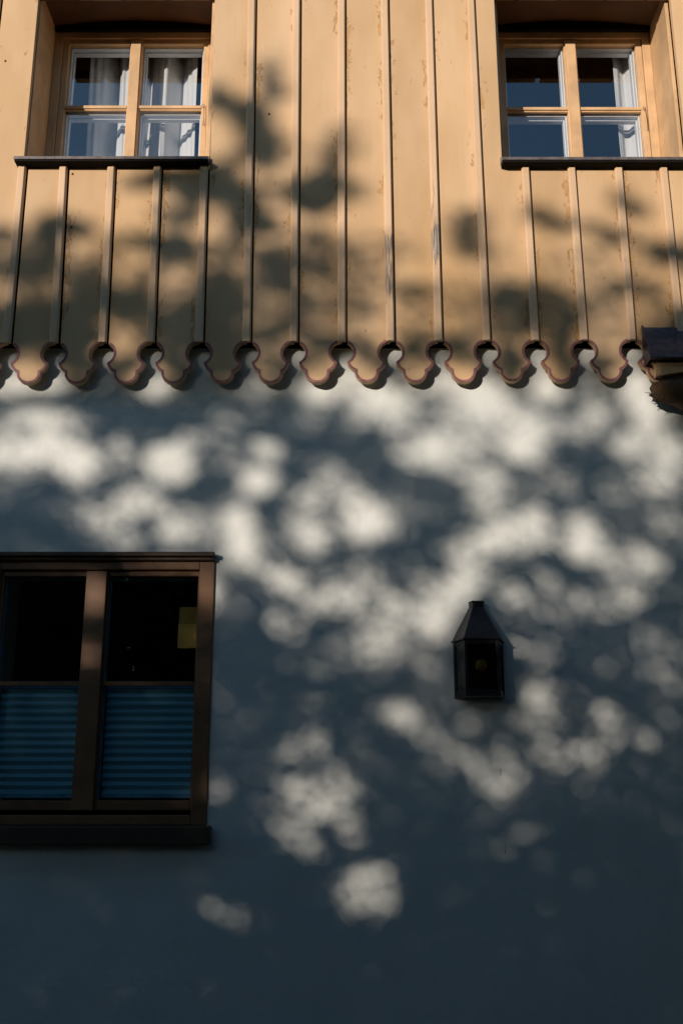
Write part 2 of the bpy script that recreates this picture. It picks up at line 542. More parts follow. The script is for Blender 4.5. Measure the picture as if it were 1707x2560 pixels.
def inset(pts, d):
    out = []
    n = len(pts)
    P = np.array(pts)
    for i in range(n):
        a = P[i] - P[max(i - 1, 0)]; b = P[min(i + 1, n - 1)] - P[i]
        if np.linalg.norm(a) < 1e-9: a = b
        if np.linalg.norm(b) < 1e-9: b = a
        a = a / np.linalg.norm(a); b = b / np.linalg.norm(b)
        na, nb = np.array([-a[1], a[0]]), np.array([-b[1], b[0]])       # the board lies to the left of the path
        m = na + nb; m = m / max(np.linalg.norm(m), 1e-6)
        out.append(P[i] + m * d / max(0.5, float(m @ na)))
    out = np.array(out)
    A, B = P[:-1], P[1:]

    def dist(q):
        ab = B - A; tt = np.clip(((q - A) * ab).sum(1) / (ab ** 2).sum(1), 0, 1)
        return np.sqrt((((A + ab * tt[:, None]) - q) ** 2).sum(1).min())
    ok = [dist(q) > d * 0.97 for q in out]
    good = [i for i in range(n) if ok[i]]
    return [tuple(out[i] if ok[i] else out[min(good, key=lambda g_: abs(g_ - i))]) for i in range(n)]


def opening_at(xa, xb):
    for w_ in (LW, RW):
        if xb > w_['x0'] + 0.03 and xa < w_['x1'] - 0.03: return w_
    return None


for k in range(len(joints) - 1):
    jl, jr = joints[k], joints[k + 1]
    gap = 0.0015
    lgap = 0.0190 + 0.0062 - 0.0042 * min(max((k - 10) / 16, 0), 1)   # dark slit right of each batten
    far = jr[0] < -2.6 or jl[0] > 2.7
    foot = foot_outline(jl, jr, lgap)
    zmid = 4.4
    xl_, xr_ = jx(jl, zmid), jx(jr, zmid)
    w_ = opening_at(xl_, xr_)
    dy = random.uniform(-0.0012, 0.0012)
    y0, y1 = YF + dy, YF + dy + TH
    xm = (jl[0] + jr[0]) / 2
    mb = MB()

    def slab(outl):
        mb.prism([(x, y0, z) for x, z in outl], [(x, y1, z) for x, z in outl])
    L = lambda z: jx(jl, z) + lgap
    Rr = lambda z: jx(jr, z) - gap
    if w_ is None:
        slab(foot + [(Rr(ZB_TOP), ZB_TOP), (L(ZB_TOP), ZB_TOP)])
    else:
        zs_ = w_['sill'] - 0.012
        zh_ = w_['head'] - 0.050
        top = []
        if Rr(zs_) > w_['x1'] + 0.02:            # notched board on the right side of the window
            top = [(Rr(ZB_TOP), ZB_TOP), (w_['x1'], ZB_TOP), (w_['x1'], zs_), (L(zs_), zs_)]
            ua, ub = L(zh_), w_['x1'] - 0.001
        elif L(zs_) < w_['x0'] - 0.02:           # notched board on the left side
            top = [(Rr(zs_), zs_), (w_['x0'], zs_), (w_['x0'], ZB_TOP), (L(ZB_TOP), ZB_TOP)]
            ua, ub = w_['x0'] + 0.001, Rr(zh_)
        else:
            top = [(Rr(zs_), zs_), (L(zs_), zs_)]
            ua, ub = max(L(zh_), w_['x0'] + 0.001), min(Rr(zh_), w_['x1'] - 0.001)
        slab(foot + top)
        u_ = MB()
        ring = [(ua, zh_), (ub, zh_), (ub, ZB_TOP), (ua, ZB_TOP)]
        u_.prism([(x, y0, z) for x, z in ring], [(x, y1, z) for x, z in ring])
        uo = u_.build("cladding_board", M['board'], house, origin=(xm, y0, zh_))
        uo.color = (0.6, 0, 0, 1)
    knots = []
    # dark knots that show in the photograph
    for (kx, ky) in ((673, 285), (182, 435), (179, 568), (15, 153)):
        qx, qz = at(kx, ky, YF)
        if jx(jl, qz) < qx < jx(jr, qz):
            rr = 0.0055
            ring = [(qx + rr * math.cos(a) * random.uniform(.8, 1.1), qz + rr * 1.2 * math.sin(a) * random.uniform(.8, 1.1)) for a in [i * math.pi / 6 for i in range(12)]]
            kn = MB(); kn.prism([(x, y0 - 0.0008, z) for x, z in ring], [(x, y0 + 0.001, z) for x, z in ring]); knots.append(kn)
    b = mb.build("cladding_board", M['board'], house, origin=(xm, y0, jl[1]))
    for kn in knots: kn.build("knot", M['knot'], b).location = -Vector(b.location)
    b.color = (random.uniform(0.5, 0.95), 0, 0, 1)
    ins = inset(foot, 0.0110)
    e = MB()
    yy = y0 - 0.0012
    n = len(foot)
    e.add([(x, yy, z) for x, z in foot] + [(x, yy, z) for x, z in ins],
          [f for f in [(i, i + 1, n + i + 1, n + i) for i in range(n - 1)]])
    eo = e.build("painted_edge", M['edge'], b, origin=None)
    eo.matrix_parent_inverse.identity()
    eo.location = -Vector(b.location)

WEAR = {9: 0.98, 10: 1.0, 6: 0.55, 8: 0.5, 7: 0.4}
for k, j in enumerate(joints):
    z0 = j[1] + HR - 0.004
    x_t = jx(j, 4.5)
    w_ = None
    for q in (LW, RW):
        if q['x0'] - 0.012 < x_t < q['x1'] + 0.012: w_ = q
    z1 = (w_['sill'] - 0.006) if w_ else ZB_TOP
    if k - 10 == 15: z0 = Z(837, YF - 0.02)
    mb = MB()
    hb, hf, dp = 0.0185, 0.0125, 0.021
    def prof(z):
        x = jx(j, z) - 0.001
        return [(x - hb, YF - 0.0016, z), (x - hb, YF - dp * 0.55, z), (x - hf, YF - dp, z), (x + hf, YF - dp, z), (x + hb, YF - dp * 0.55, z), (x + hb, YF - 0.0016, z)]
    segs = 5
    for i in range(1):
        mb.prism(prof(z0), prof(z1))
    if w_:
        zz = w_['head'] + 0.06
        ub_ = MB(); ub_.prism(prof(zz), prof(ZB_TOP))
        bars(ub_.build("batten", M['batten'], house, origin=(j[0], YF, zz)), 0.0015, 2)
    o = mb.build("batten", M['batten'], house, origin=(j[0], YF, j[1]))
    o.color = (WEAR.get(k - 10, random.uniform(0.05, 0.3)), 0, 0, 1)
    bars(o, 0.0015, 2)


# ---- upper windows
def upper_window(w_, hook_px, label):
    x0, x1, zs, zh, zt = w_['x0'], w_['x1'], w_['sill'], w_['head'], w_['zt']
    li = 0.018
    a, b = x0 + li, x1 - li                     # inner faces of the lining
    zb = zs + 0.045                              # bottom of the frame
    FW = 0.042
    f = MB()
    # outer frame
    f.box(a, a + FW, FRY, FRY + 0.06, zb, zh - 0.004)
    f.box(b - FW, b, FRY, FRY + 0.06, zb, zh - 0.004)
    f.box(a + FW, b - FW, FRY + 0.001, FRY + 0.06, zh - 0.054, zh - 0.004)
    f.box(a + FW, b - FW, FRY, FRY + 0.06, zb, zb + 0.05)
    win = bars(f.build("window", M['lining'], house), 0.003)
    tag(win, label)
    # lining of the deep reveal, front edge set back behind the cladding
    yl = YF + 0.036
    for (p, q) in ((x0 + 0.001, a), (b, x1 - 0.001)):
        l = MB(); l.box(p, q, yl, FRY + 0.06, zs - 0.004, zh + 0.09)
        bars(l.build("reveal_lining", M['lining'], win), 0.002)
    # slightly arched soffit
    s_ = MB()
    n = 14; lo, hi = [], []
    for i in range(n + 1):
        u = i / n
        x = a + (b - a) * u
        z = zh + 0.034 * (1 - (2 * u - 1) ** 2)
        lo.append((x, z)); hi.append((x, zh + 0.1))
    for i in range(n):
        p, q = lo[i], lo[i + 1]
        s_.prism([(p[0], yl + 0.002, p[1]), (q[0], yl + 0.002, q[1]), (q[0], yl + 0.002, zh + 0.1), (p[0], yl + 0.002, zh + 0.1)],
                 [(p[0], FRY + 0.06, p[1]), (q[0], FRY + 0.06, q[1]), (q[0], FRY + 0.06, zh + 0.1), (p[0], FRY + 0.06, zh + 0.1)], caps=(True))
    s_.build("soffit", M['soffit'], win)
    # backing added to stop sun leaks, and a closing board over the frame's head
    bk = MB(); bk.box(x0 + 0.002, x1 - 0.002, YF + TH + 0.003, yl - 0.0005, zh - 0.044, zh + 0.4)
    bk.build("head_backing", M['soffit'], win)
    h_ = MB(); h_.box(a + 0.001, b - 0.001, FRY - 0.022, FRY - 0.001, zh - 0.022, zh + 0.05)
    bars(h_.build("head_board", M['black'], win), 0.003)  # black paints the shaded recess above the frame
    # two casements
    sy0, sy1 = FRY + 0.010, FRY + 0.05
    cx = (a + b) / 2
    st = 0.030
    spans = [(a + FW + 0.0015, cx - 0.0012), (cx + 0.0012, b - FW - 0.0015)]
    zmu = (Z(274 if w_ is RW else 270, sy0))
    z_lo, z_hi = zb + 0.052, zh - 0.056
    for i, (p, q) in enumerate(spans):
        m = MB()
        m.box(p, p + st, sy0, sy1, z_lo, z_hi); m.box(q - st, q, sy0, sy1, z_lo, z_hi)
        m.box(p + st, q - st, sy0 + 0.0006, sy1, zt, z_hi)
        m.box(p + st, q - st, sy0 + 0.0006, sy1, z_lo, z_lo + 0.04)
        m.box(p + st, q - st, sy0 + 0.004, sy0 + 0.018, zmu - 0.0115, zmu + 0.0115)
        m.box(p + st, q - st, sy0 - 0.004, sy0 + 0.003, zmu - 0.004, zmu + 0.013)
        bars(m.build("sash", M['lining'], win), 0.0025)
        for (za, zc) in ((z_lo + 0.04, zmu - 0.0115), (zmu + 0.0115, zt)):
            g_ = MB(); g_.box(p + st - 0.002, q - st + 0.002, sy0 + 0.024, sy0 + 0.028, za - 0.002, zc + 0.002)
            g_.build("pane", M['glass'], win)
            r_ = MB()
            ra, rb, y0, y1 = p + st + 0.001, q - st - 0.001, sy0 + 0.030, sy0 + 0.086
            tk = 0.007
            r_.box(ra, ra + tk, y0, y1, za, zc); r_.box(rb - tk, rb, y0, y1, za, zc)
            r_.box(ra + tk, rb - tk, y0 + 0.0006, y1, zc - tk, zc); r_.box(ra + tk, rb - tk, y0 + 0.0006, y1, za, za + tk)
            # stepped rebate
            r_.box(ra + tk, ra + tk + 0.006, y0 + 0.024, y1 - 0.001, za + tk, zc - tk)
            r_.box(rb - tk - 0.006, rb - tk, y0 + 0.024, y1 - 0.001, za + tk, zc - tk)
            r_.box(ra + tk + 0.006, rb - tk - 0.006, y0 + 0.025, y1 - 0.001, zc - tk - 0.007, zc - tk)
            bars(r_.build("white_inner_frame", M['white'], win), 0.002)
    mu = MB()
    mu.box(cx - 0.025, cx + 0.025, sy0 - 0.016, sy0 - 0.0005, z_lo + 0.002, z_hi - 0.012)
    mu.box(cx + 0.0262, cx + 0.0302, sy0 - 0.008, sy0 - 0.0006, z_lo + 0.002, z_hi - 0.016)
    bars(mu.build("mullion", M['lining'], win), 0.003)
    # sheet metal sill
    k = MB()
    e0, e1 = x0 - 0.008, x1 + 0.006
    yo = YF - 0.060
    zf = zs + 0.0
    th = 0.0016
    pr = [(yo + 0.012, zf - 0.022), (yo, zf - 0.019), (yo, zf + 0.004), (yl + 0.01, zf + 0.018), (FRY + 0.002, zf + 0.05), (FRY + 0.002, zf + 0.03), (yl, zf - 0.004), (yo + 0.004, zf - 0.004), (yo + 0.004, zf - 0.016)]
    # apron that projects beyond the cladding at both ends
    pa = [(yo, zf - 0.009), (yo, zf + 0.006), (YF - 0.0025, zf + 0.013), (YF - 0.0025, zf - 0.0045), (yo + 0.012, zf - 0.007)]
    k.prism([(e0, y, z) for y, z in pa], [(e1, y, z) for y, z in pa])
    pb = [(YF - 0.0025, zf + 0.013), (FRY - 0.002, zf + 0.052), (FRY - 0.002, zf + 0.040), (YF - 0.0025, zf - 0.004)]
    k.prism([(a + 0.002, y, z) for y, z in pb], [(b - 0.002, y, z) for y, z in pb])
    # upstands at the ends
    for xe in (e0, e1 - 0.003):
        k.box(xe, xe + 0.003, YF - 0.02, YF - 0.0015, zf + 0.0, zf + 0.034)
    bars(k.build("sill", M['sill'], win), 0.0018)
    # sub-sill below the metal, coloured black to paint the shade beneath
    k = MB(); k.box(e0 + 0.003, e1 - 0.003, yo + 0.005, YF - 0.003, zf - 0.017, zf - 0.0092); k.box(x0 + 0.003, x1 - 0.003, YF - 0.003, 0.3, zf - 0.011, zf - 0.0046)
    k.build("sill_shade_board", M['black'], win)
    # wire hook
    hy = sy0 - 0.006
    A = at(hook_px[0], hook_px[1], hy); B = at(hook_px[2], hook_px[3], hy)
    hk = MB()
    pts = [(A[0], hy, A[1])]
    hk.tube([(A[0] + 0.006 * math.cos(u) - 0.004, hy - 0.004, A[1] + 0.008 * math.sin(u)) for u in [i * 2 * math.pi / 12 for i in range(13)]], 0.0014, 6)
    hk.tube([(A[0], hy - 0.004, A[1] - 0.006), ((A[0] + B[0]) / 2 + 0.001, hy - 0.006, (A[1] + B[1]) / 2), (B[0], hy - 0.004, B[1] + 0.01)], 0.0014, 6)
    hk.tube([(B[0] + 0.001, hy - 0.004, B[1] + 0.014), (B[0] + 0.005, hy - 0.006, B[1] - 0.004), (B[0] - 0.006, hy - 0.006, B[1] - 0.003), (B[0] - 0.001, hy - 0.004, B[1] + 0.012)], 0.0014, 6)
    hk.build("hook", M['rust'], win)
    return win


upper_window(LW, (511, 266, 510, 313), "deep set upper window with white curtains and its left half in shade")
upper_window(RW, (1611, 272, 1618, 326), "deep set upper window with dark panes and one narrow curtain")


def curtain(xa, xb, y, z0, z1, amp, per, ph, label):
    m = MB()
    nx, nz = int((xb - xa) / 0.004), 14
    vs = []
    for j in range(nz + 1):
        z = z0 + (z1 - z0) * j / nz
        for i in range(nx + 1):
            x = xa + (xb - xa) * i / nx
            u = 2 * math.pi * (x - xa) / per + ph
            yy = y - amp * (math.sin(u) + 0.28 * math.sin(2.1 * u + 1.3 + 0.4 * math.sin(z * 2)) + 0.10 * math.sin(5.3 * u + z * 3))
            vs.append((x + 0.006 * math.sin(z * 3 + u), yy, z))
    w = nx + 1
    fs = [(j * w + i, j * w + i + 1, (j + 1) * w + i + 1, (j + 1) * w + i) for j in range(nz) for i in range(nx)]
    m.add(vs, fs)
    o = m.build("curtain", M['curtain'], None, smooth=True)
    s = o.modifiers.new("thick", 'SOLIDIFY'); s.thickness = 0.0012
    tag(o, label, "curtain")
    return o


curtain(X(232, 200, 0.41), X(500, 200, 0.41), 0.41, LW['sill'] - 0.02, LW['head'] + 0.05, 0.052, 0.178, 0.75,
        "wide folded white curtain behind the panes of the upper left window")
curtain(X(1534, 200, 0.37), X(1630, 200, 0.37), 0.37, RW['sill'] - 0.02, RW['head'] + 0.05, 0.022, 0.13, 2.4,
        "narrow white curtain drawn to the right side of the upper right window")

# ---- lower window
lx0, lx1, lz0, lz1 = low['x0'], low['x1'], low['z0'], low['z1']
f = MB()
jw = X(528, 1700, LY) - X(489, 1700, LY)
f.box(lx1 - jw, lx1, LY, 0.10, lz0, lz1); f.box(lx0, lx0 + jw, LY, 0.10, lz0, lz1)
hz = Z(1424, LY)
f.box(lx0 + jw, lx1 - jw, LY + 0.001, 0.10, hz, lz1)
sfz = Z(2038, LY)
f.box(lx0 + jw, lx1 - jw, LY - 0.002, 0.10, lz0, sfz)
lwin = bars(f.build("window", M['brown'], house), 0.004)
tag(lwin, "dark brown double window in the plaster wall with blue blinds")
c_ = MB()
dx1 = X(536, 1388, -0.05)
c_.box(lx0 - 0.012, dx1, -0.052, 0.0, Z(1390, -0.05), Z(1379, -0.05)); c_.box(lx0 - 0.004, dx1 - 0.003, -0.034, 0.0, Z(1400.5, -0.034), Z(1390, -0.05) - 0.0005)
bars(c_.build("drip_board", M['darkwood'], lwin), 0.004)
c_ = MB()
sx1 = X(523, 2090, -0.06)
c_.box(lx0 - 0.012, sx1, -0.062, 0.1, Z(2113, -0.06), lz0 - 0.001)
bars(c_.build("sill", M['darkwood'], lwin), 0.006)
SY = LY + 0.022
mx0, mx1 = X(203, 1700, SY), X(255, 1700, SY)
zmu0, zmu1 = Z(1715, SY), Z(1703, SY)
zp1 = Z(1443, SY + 0.02)
zrail = Z(2001, SY)
cxm = (mx0 + mx1) / 2 + 0.008
st = 0.013
GLY = SY + 0.020
panes = []
spans = [(lx0 + jw + 0.001, cxm - 0.001), (cxm + 0.001, lx1 - jw - 0.001)]
for i, (p, q) in enumerate(spans):
    ls = st if i == 0 else 0.036
    rs = 0.036 if i == 0 else st * 0.5
    m = MB()
    zlo, zhi = Z(2026, SY), hz - 0.002
    m.box(p, p + ls, SY, SY + 0.045, zlo, zhi); m.box(q - rs, q, SY, SY + 0.045, zlo, zhi)
    m.box(p + ls, q - rs, SY + 0.0006, SY + 0.045, zp1, zhi); m.box(p + ls, q - rs, SY + 0.0006, SY + 0.045, zlo, zrail)
    m.box(p + ls, q - rs, SY + 0.002, SY + 0.016, zmu0, zmu1)
    bars(m.build("sash", M['brown'], lwin), 0.003)
    for (za, zc) in ((zrail, zmu0), (zmu1, zp1)):
        g_ = MB(); g_.box(p + ls - 0.002, q - rs + 0.002, GLY, GLY + 0.004, za - 0.002, zc + 0.002)
        g_.build("pane", M['dglass'], lwin)
    b_ = MB(); b_.box(p + ls, p + ls + 0.005, GLY + 0.005, GLY + 0.03, zrail, zmu0 - 0.002); b_.box(p + ls, p + ls + 0.004, GLY + 0.005, GLY + 0.03, zmu1, zp1)
    b_.build("glazing_spacer", M['blindrail'], lwin)  # strips coloured blue to paint light caught by the spacer edges
    panes.append((p + ls, q - rs))
mm = MB(); mm.box(mx0, mx1, LY - 0.004, SY - 0.0006, Z(2026, SY) + 0.001, hz - 0.006)
mm.box(mx1 + 0.003, mx1 + 0.008, SY - 0.008, SY - 0.0006, Z(2026, SY) + 0.001, hz - 0.008)
bars(mm.build("mullion", M['brown'], lwin), 0.004)

for i, (p, q) in enumerate(panes):
    BY = GLY + 0.035
    zt_, zb_ = Z(1722, BY), Z(1984, BY)
    root = MB()
    n = 13
    vs = []
    for k in range(2 * n + 1):
        z = zt_ - (zt_ - zb_) * k / (2 * n)
        vs += [(p + 0.009, BY + (0.014 if k % 2 else 0.0), z), (q - 0.004, BY + (0.014 if k % 2 else 0.0), z)]
    root.add(vs, [(2 * k, 2 * k + 1, 2 * k + 3, 2 * k + 2) for k in range(2 * n)])
    bl = root.build("pleated_blind", M['blind'])
    s = bl.modifiers.new("thick", 'SOLIDIFY'); s.thickness = 0.001
    tag(bl, ("blue pleated blind in the left half of the lower window, cut by the photo's edge", "blue pleated blind in the right half of the lower window, under the yellow paper")[i], "blind", "blue pleated blinds in the lower window")
    r_ = MB(); r_.box(p + 0.009, q - 0.004, BY - 0.004, BY + 0.018, zb_ - 0.018, zb_ - 0.0005)
    bars(r_.build("bottom_rail", M['blindrail'], bl), 0.003)
    r_ = MB(); r_.box(p + 0.009, q - 0.004, BY - 0.002, BY + 0.016, zt_ + 0.0005, zt_ + 0.014)
    bars(r_.build("top_rail", M['blindrail'], bl), 0.003)

# yellow paper behind the upper right pane
PY = GLY + 0.010
pa, pb_ = X(446, 1570, PY), panes[1][1] - 0.002
c_ = MB()
def sheet(x0, x1, z0, z1, y, mi):
    n = 5
    vs = []
    for i in range(n + 1):
        for j in range(n + 1):
            u, v = i / n, j / n
            vs.append((x0 + (x1 - x0) * u, y + 0.003 * math.sin(u * 2.2 + v), z0 + (z1 - z0) * v))
    c_.add(vs, [(i * (n + 1) + j, (i + 1) * (n + 1) + j, (i + 1) * (n + 1) + j + 1, i * (n + 1) + j + 1) for i in range(n) for j in range(n)], mi)
sheet(pa, pb_, Z(1620, PY), Z(1560, PY), PY, 0)
sheet(pa + 0.002, pb_, Z(1562, PY), Z(1517, PY), PY + 0.0035, 1)
po = c_.build("paper_note", [M['paper'], M['paperd']])
s = po.modifiers.new("thick", 'SOLIDIFY'); s.thickness = 0.0006
tag(po, "yellow paper note in the upper right pane of the lower window", "paper")

# ---- wall lantern
LX, LZT = X(1193, 1500, -0.05)  , 0
ly0 = 0.0
def hexring(hbk, hfr, dep, z, yb=-0.012):
    return [(LX - hbk, yb, z), (LX - hfr, yb - dep, z), (LX + hfr, yb - dep, z), (LX + hbk, yb, z)]
lan = empty("wall_lantern", (LX, 0, Z(1748, -0.06)))
tag(lan, "black metal wall lantern with a tapered top on the plaster wall", "lantern")
z_bot, z_eave, z_rt, z_cap = Z(1744, -0.06), Z(1597, -0.11), Z(1517, -0.06), Z(1501, -0.06)
hb, hf, dp = 0.103, 0.069, 0.115
def lb(m, name, mat, bev=0.0015):
    o = m.build(name, mat, lan)
    o.location = -Vector(lan.location)
    return bars(o, bev) if bev else o
m = MB()
m.box(LX - 0.100, LX + 0.100, -0.012, -0.0012, z_bot, z_eave - 0.006)
lb(m, "back_plate", M['iron'])
m = MB(); m.prism(hexring(hb + 0.006, hf + 0.004, dp + 0.005, z_eave - 0.004), hexring(hb + 0.006, hf + 0.004, dp + 0.005, z_eave + 0.003))
m.prism(hexring(hb + 0.002, hf + 0.001, dp, z_eave + 0.0032), hexring(0.034, 0.022, 0.042, z_rt))
lb(m, "roof", M['iron'])
m = MB(); m.prism(hexring(0.032, 0.021, 0.040, z_rt + 0.0003), hexring(0.032, 0.021, 0.040, z_cap - 0.004))
m.prism(hexring(0.036, 0.024, 0.045, z_cap - 0.0038), hexring(0.034, 0.023, 0.043, z_cap))
lb(m, "chimney_cap", M['iron'])
m = MB()
hb2, hf2 = hb - 0.004, hf - 0.002
m.prism(hexring(hb2, hf2, dp - 0.003, z_bot), hexring(hb2, hf2, dp - 0.003, z_bot + 0.012))
rg0 = hexring(hb2, hf2, dp - 0.003, 0)
za, zb2 = z_bot + 0.0123, z_eave - 0.0043
def post(x, y, r=0.006): m.box(x - r, x + r, y - r, y + r, za, zb2)
post(rg0[1][0] + 0.004, rg0[1][1] + 0.006); post(rg0[2][0] - 0.004, rg0[2][1] + 0.006)
post(rg0[0][0] + 0.006, -0.020); post(rg0[3][0] - 0.006, -0.020)
# rails along the three faces
def rail(p, q, z0, z1, r=0.004):
    p, q = Vector(p), Vector(q); d = (q - p).normalized(); n = Vector((-d.y, d.x, 0)) * r
    m.prism([(p - n).to_tuple()[:2] + (z0,), (q - n).to_tuple()[:2] + (z0,), (q + n).to_tuple()[:2] + (z0,), (p + n).to_tuple()[:2] + (z0,)],
            [(p - n).to_tuple()[:2] + (z1,), (q - n).to_tuple()[:2] + (z1,), (q + n).to_tuple()[:2] + (z1,), (p + n).to_tuple()[:2] + (z1,)])
cn = [Vector((rg0[0][0] + 0.006, -0.020, 0)), Vector((rg0[1][0] + 0.004, rg0[1][1] + 0.006, 0)), Vector((rg0[2][0] - 0.004, rg0[2][1] + 0.006, 0)), Vector((rg0[3][0] - 0.006, -0.020, 0))]
for i in range(3):
    d = (cn[i + 1] - cn[i]).normalized() * 0.0075
    rail(cn[i] + d, cn[i + 1] - d, za + 0.0002, za + 0.014); rail(cn[i] + d, cn[i + 1] - d, zb2 - 0.016, zb2 - 0.0002)
lb(m, "lantern_frame", M['iron'])
for i in range(3):
    g_ = MB(); d = (cn[i + 1] - cn[i]).normalized(); p, q = cn[i] + d * 0.006, cn[i + 1] - d * 0.006
    n_ = Vector((-d.y, d.x, 0)) * 0.0012
    g_.prism([(*(p - n_).to_tuple()[:2], za + 0.0142), (*(q - n_).to_tuple()[:2], za + 0.0142), (*(q + n_).to_tuple()[:2], za + 0.0142), (*(p + n_).to_tuple()[:2], za + 0.0142)],
             [(*(p - n_).to_tuple()[:2], zb2 - 0.0162), (*(q - n_).to_tuple()[:2], zb2 - 0.0162), (*(q + n_).to_tuple()[:2], zb2 - 0.0162), (*(p + n_).to_tuple()[:2], zb2 - 0.0162)])
    lb(g_, "lantern_glass", M['lglass'], 0)
bz = Z(1663, -0.07)
bm = bmesh.new(); bmesh.ops.create_uvsphere(bm, u_segments=20, v_segments=14, radius=0.0235)
bm.verts.index_update(); m = MB(); m.add([(v.co.x + LX + 0.002, v.co.y - 0.066, v.co.z * 1.08 + bz) for v in bm.verts], [[v.index for v in f_.verts] for f_ in bm.faces]); bm.free()
bo = m.build("bulb", M['milky'], lan, smooth=True); bo.location = -Vector(lan.location)
m = MB(); m.tube([(LX + 0.006, -0.0895, bz - 0.012), (LX + 0.006, -0.0915, bz), (LX + 0.005, -0.0885, bz + 0.013)], [0.004, 0.005, 0.003], 8); 
so = m.build("filament", M['copper'], bo)
m = MB(); m.tube([(LX + 0.002, -0.066, z_bot + 0.0122), (LX + 0.002, -0.066, bz - 0.024)], [0.013, 0.013], 12)
lb(m, "lamp_socket", M['iron'], 0.001)

# ---- small canopy on the right: flashing, steep metal edge, plank and rotten beam end
cxl = X(1612, 850, YF - 0.03)
cxr = HX1 - 0.05
k = MB()
zA, zBb, zCc = Z(819, YF - 0.012), Z(844, YF - 0.024), Z(897, YF - 0.075)
pr = [(YF - 0.010, zA), (YF - 0.016, zA), (YF - 0.028, zBb + 0.002), (YF - 0.075, zCc + 0.028), (YF - 0.082, zCc + 0.004), (YF - 0.066, zCc), (YF - 0.024, zBb - 0.014), (YF - 0.010, zBb)]
k.prism([(cxl, y, z) for y, z in pr], [(cxr, y, z) for y, z in pr])
can = bars(k.build("canopy_flashing", M['sillin'], house), 0.002)
tag(can, "dark metal edge of a small canopy at the right")
k = MB()
pe = [(YF - 0.004, zA + 0.012), (YF - 0.024, zA + 0.006), (YF - 0.034, zBb + 0.004), (YF - 0.088, zCc + 0.032), (YF - 0.094, zCc - 0.002), (YF - 0.004, zCc - 0.004)]
k.prism([(cxl - 0.006, y, z) for y, z in pe], [(cxl - 0.0008, y, z) for y, z in pe])
bars(k.build("end_plate", M['sillin'], can), 0.001)
# tan plank under it
PYc = YF - 0.030
q = [at(1634, 913, PYc), at(1707, 897, PYc), at(1707, 930, PYc), at(1638, 941, PYc)]
dxr = cxr - q[1][0]
sl_t = (q[1][1] - q[0][1]) / (q[1][0] - q[0][0]); sl_b = (q[2][1] - q[3][1]) / (q[2][0] - q[3][0])
zt2 = zCc - 0.004
ring = [(q[3][0], q[3][1]), (q[2][0] + 0.25, q[2][1] + sl_b * 0.25), (cxr, q[2][1] + sl_b * 0.25), (cxr, zt2), (q[0][0] + 0.05, zt2), (q[0][0] - 0.010, q[0][1] + 0.012), (q[0][0] + 0.006, q[0][1] - 0.01)]
k = MB(); k.prism([(x, PYc - 0.012, z) for x, z in ring], [(x, PYc + 0.012, z) for x, z in ring])
bars(k.build("canopy_plank", M['lining'], house), 0.003)
# rotten beam end: a gnarled log running to the right under the plank
m = MB()
b0 = at(1632, 975, -0.10)
nseg, nr = 26, 22
vs = []
for i in range(nseg + 1):
    u = i / nseg
    x = b0[0] + u * 0.9
    rz = (0.026 + 0.046 * min(1, u * 6) ** 0.7); ry = 0.045 + 0.03 * min(1, u * 4)
    zc = b0[1] + 0.004 - 0.022 * min(1, u * 5)
    for j in range(nr):
        a = 2 * math.pi * j / nr
        nz = mnoise.noise(Vector((x * 14, math.cos(a) * 1.6, math.sin(a) * 1.6 + 3.1))) * 0.55 + mnoise.noise(Vector((x * 45, math.cos(a) * 5, math.sin(a) * 5))) * 0.25
        k_ = 1 + 0.45 * nz * (1.2 - min(1, u * 2) * 0.5)
        end = 0.02 * mnoise.noise(Vector((math.cos(a) * 3, math.sin(a) * 3, 7.7))) if i == 0 else 0
        vs.append((x + end, -0.088 + ry * k_ * math.cos(a), zc + rz * k_ * math.sin(a)))
fs = [(i * nr + j, i * nr + (j + 1) % nr, (i + 1) * nr + (j + 1) % nr, (i + 1) * nr + j) for i in range(nseg) for j in range(nr)]
fs.append(list(range(nr))[::-1]); fs.append([nseg * nr + j for j in range(nr)])
m.add(vs, fs)
beam = m.build("canopy_beam", mat_paint("rotten_beam_wood", (0.075, 0.040, 0.016), 0.85, 0.45, (0.12, 1, 1)), house, smooth=True)
tag(beam, "rotten beam end with straw hanging from it")
m = MB()
for i in range(14):
    p = Vector((b0[0] + random.uniform(-0.012, 0.035), -0.10 + random.uniform(-0.04, 0.03), b0[1] + random.uniform(-0.045, 0.02)))
    pts = [p.copy()]
    d = Vector((random.uniform(-1, 0.3), random.uniform(-0.4, 0.4), random.uniform(-1.1, 0.5))).normalized()
    for s_ in range(4):
        d = (d + Vector((random.uniform(-.6, .6), random.uniform(-.3, .3), random.uniform(-.6, .4)))).normalized()
        p = p + d * 0.0055
        pts.append(p.copy())
    m.tube(pts, [0.0022, 0.0019, 0.0015, 0.0012, 0.0008], 5)
m.build("straw", M['straw'], beam)
# canopy underside boards behind the plank
k = MB(); k.box(q[3][0] + 0.035, cxr, PYc + 0.0135, -0.0015, b0[1] + 0.03, zCc - 0.012)
k.build("canopy_core", M['darkwood'], house)

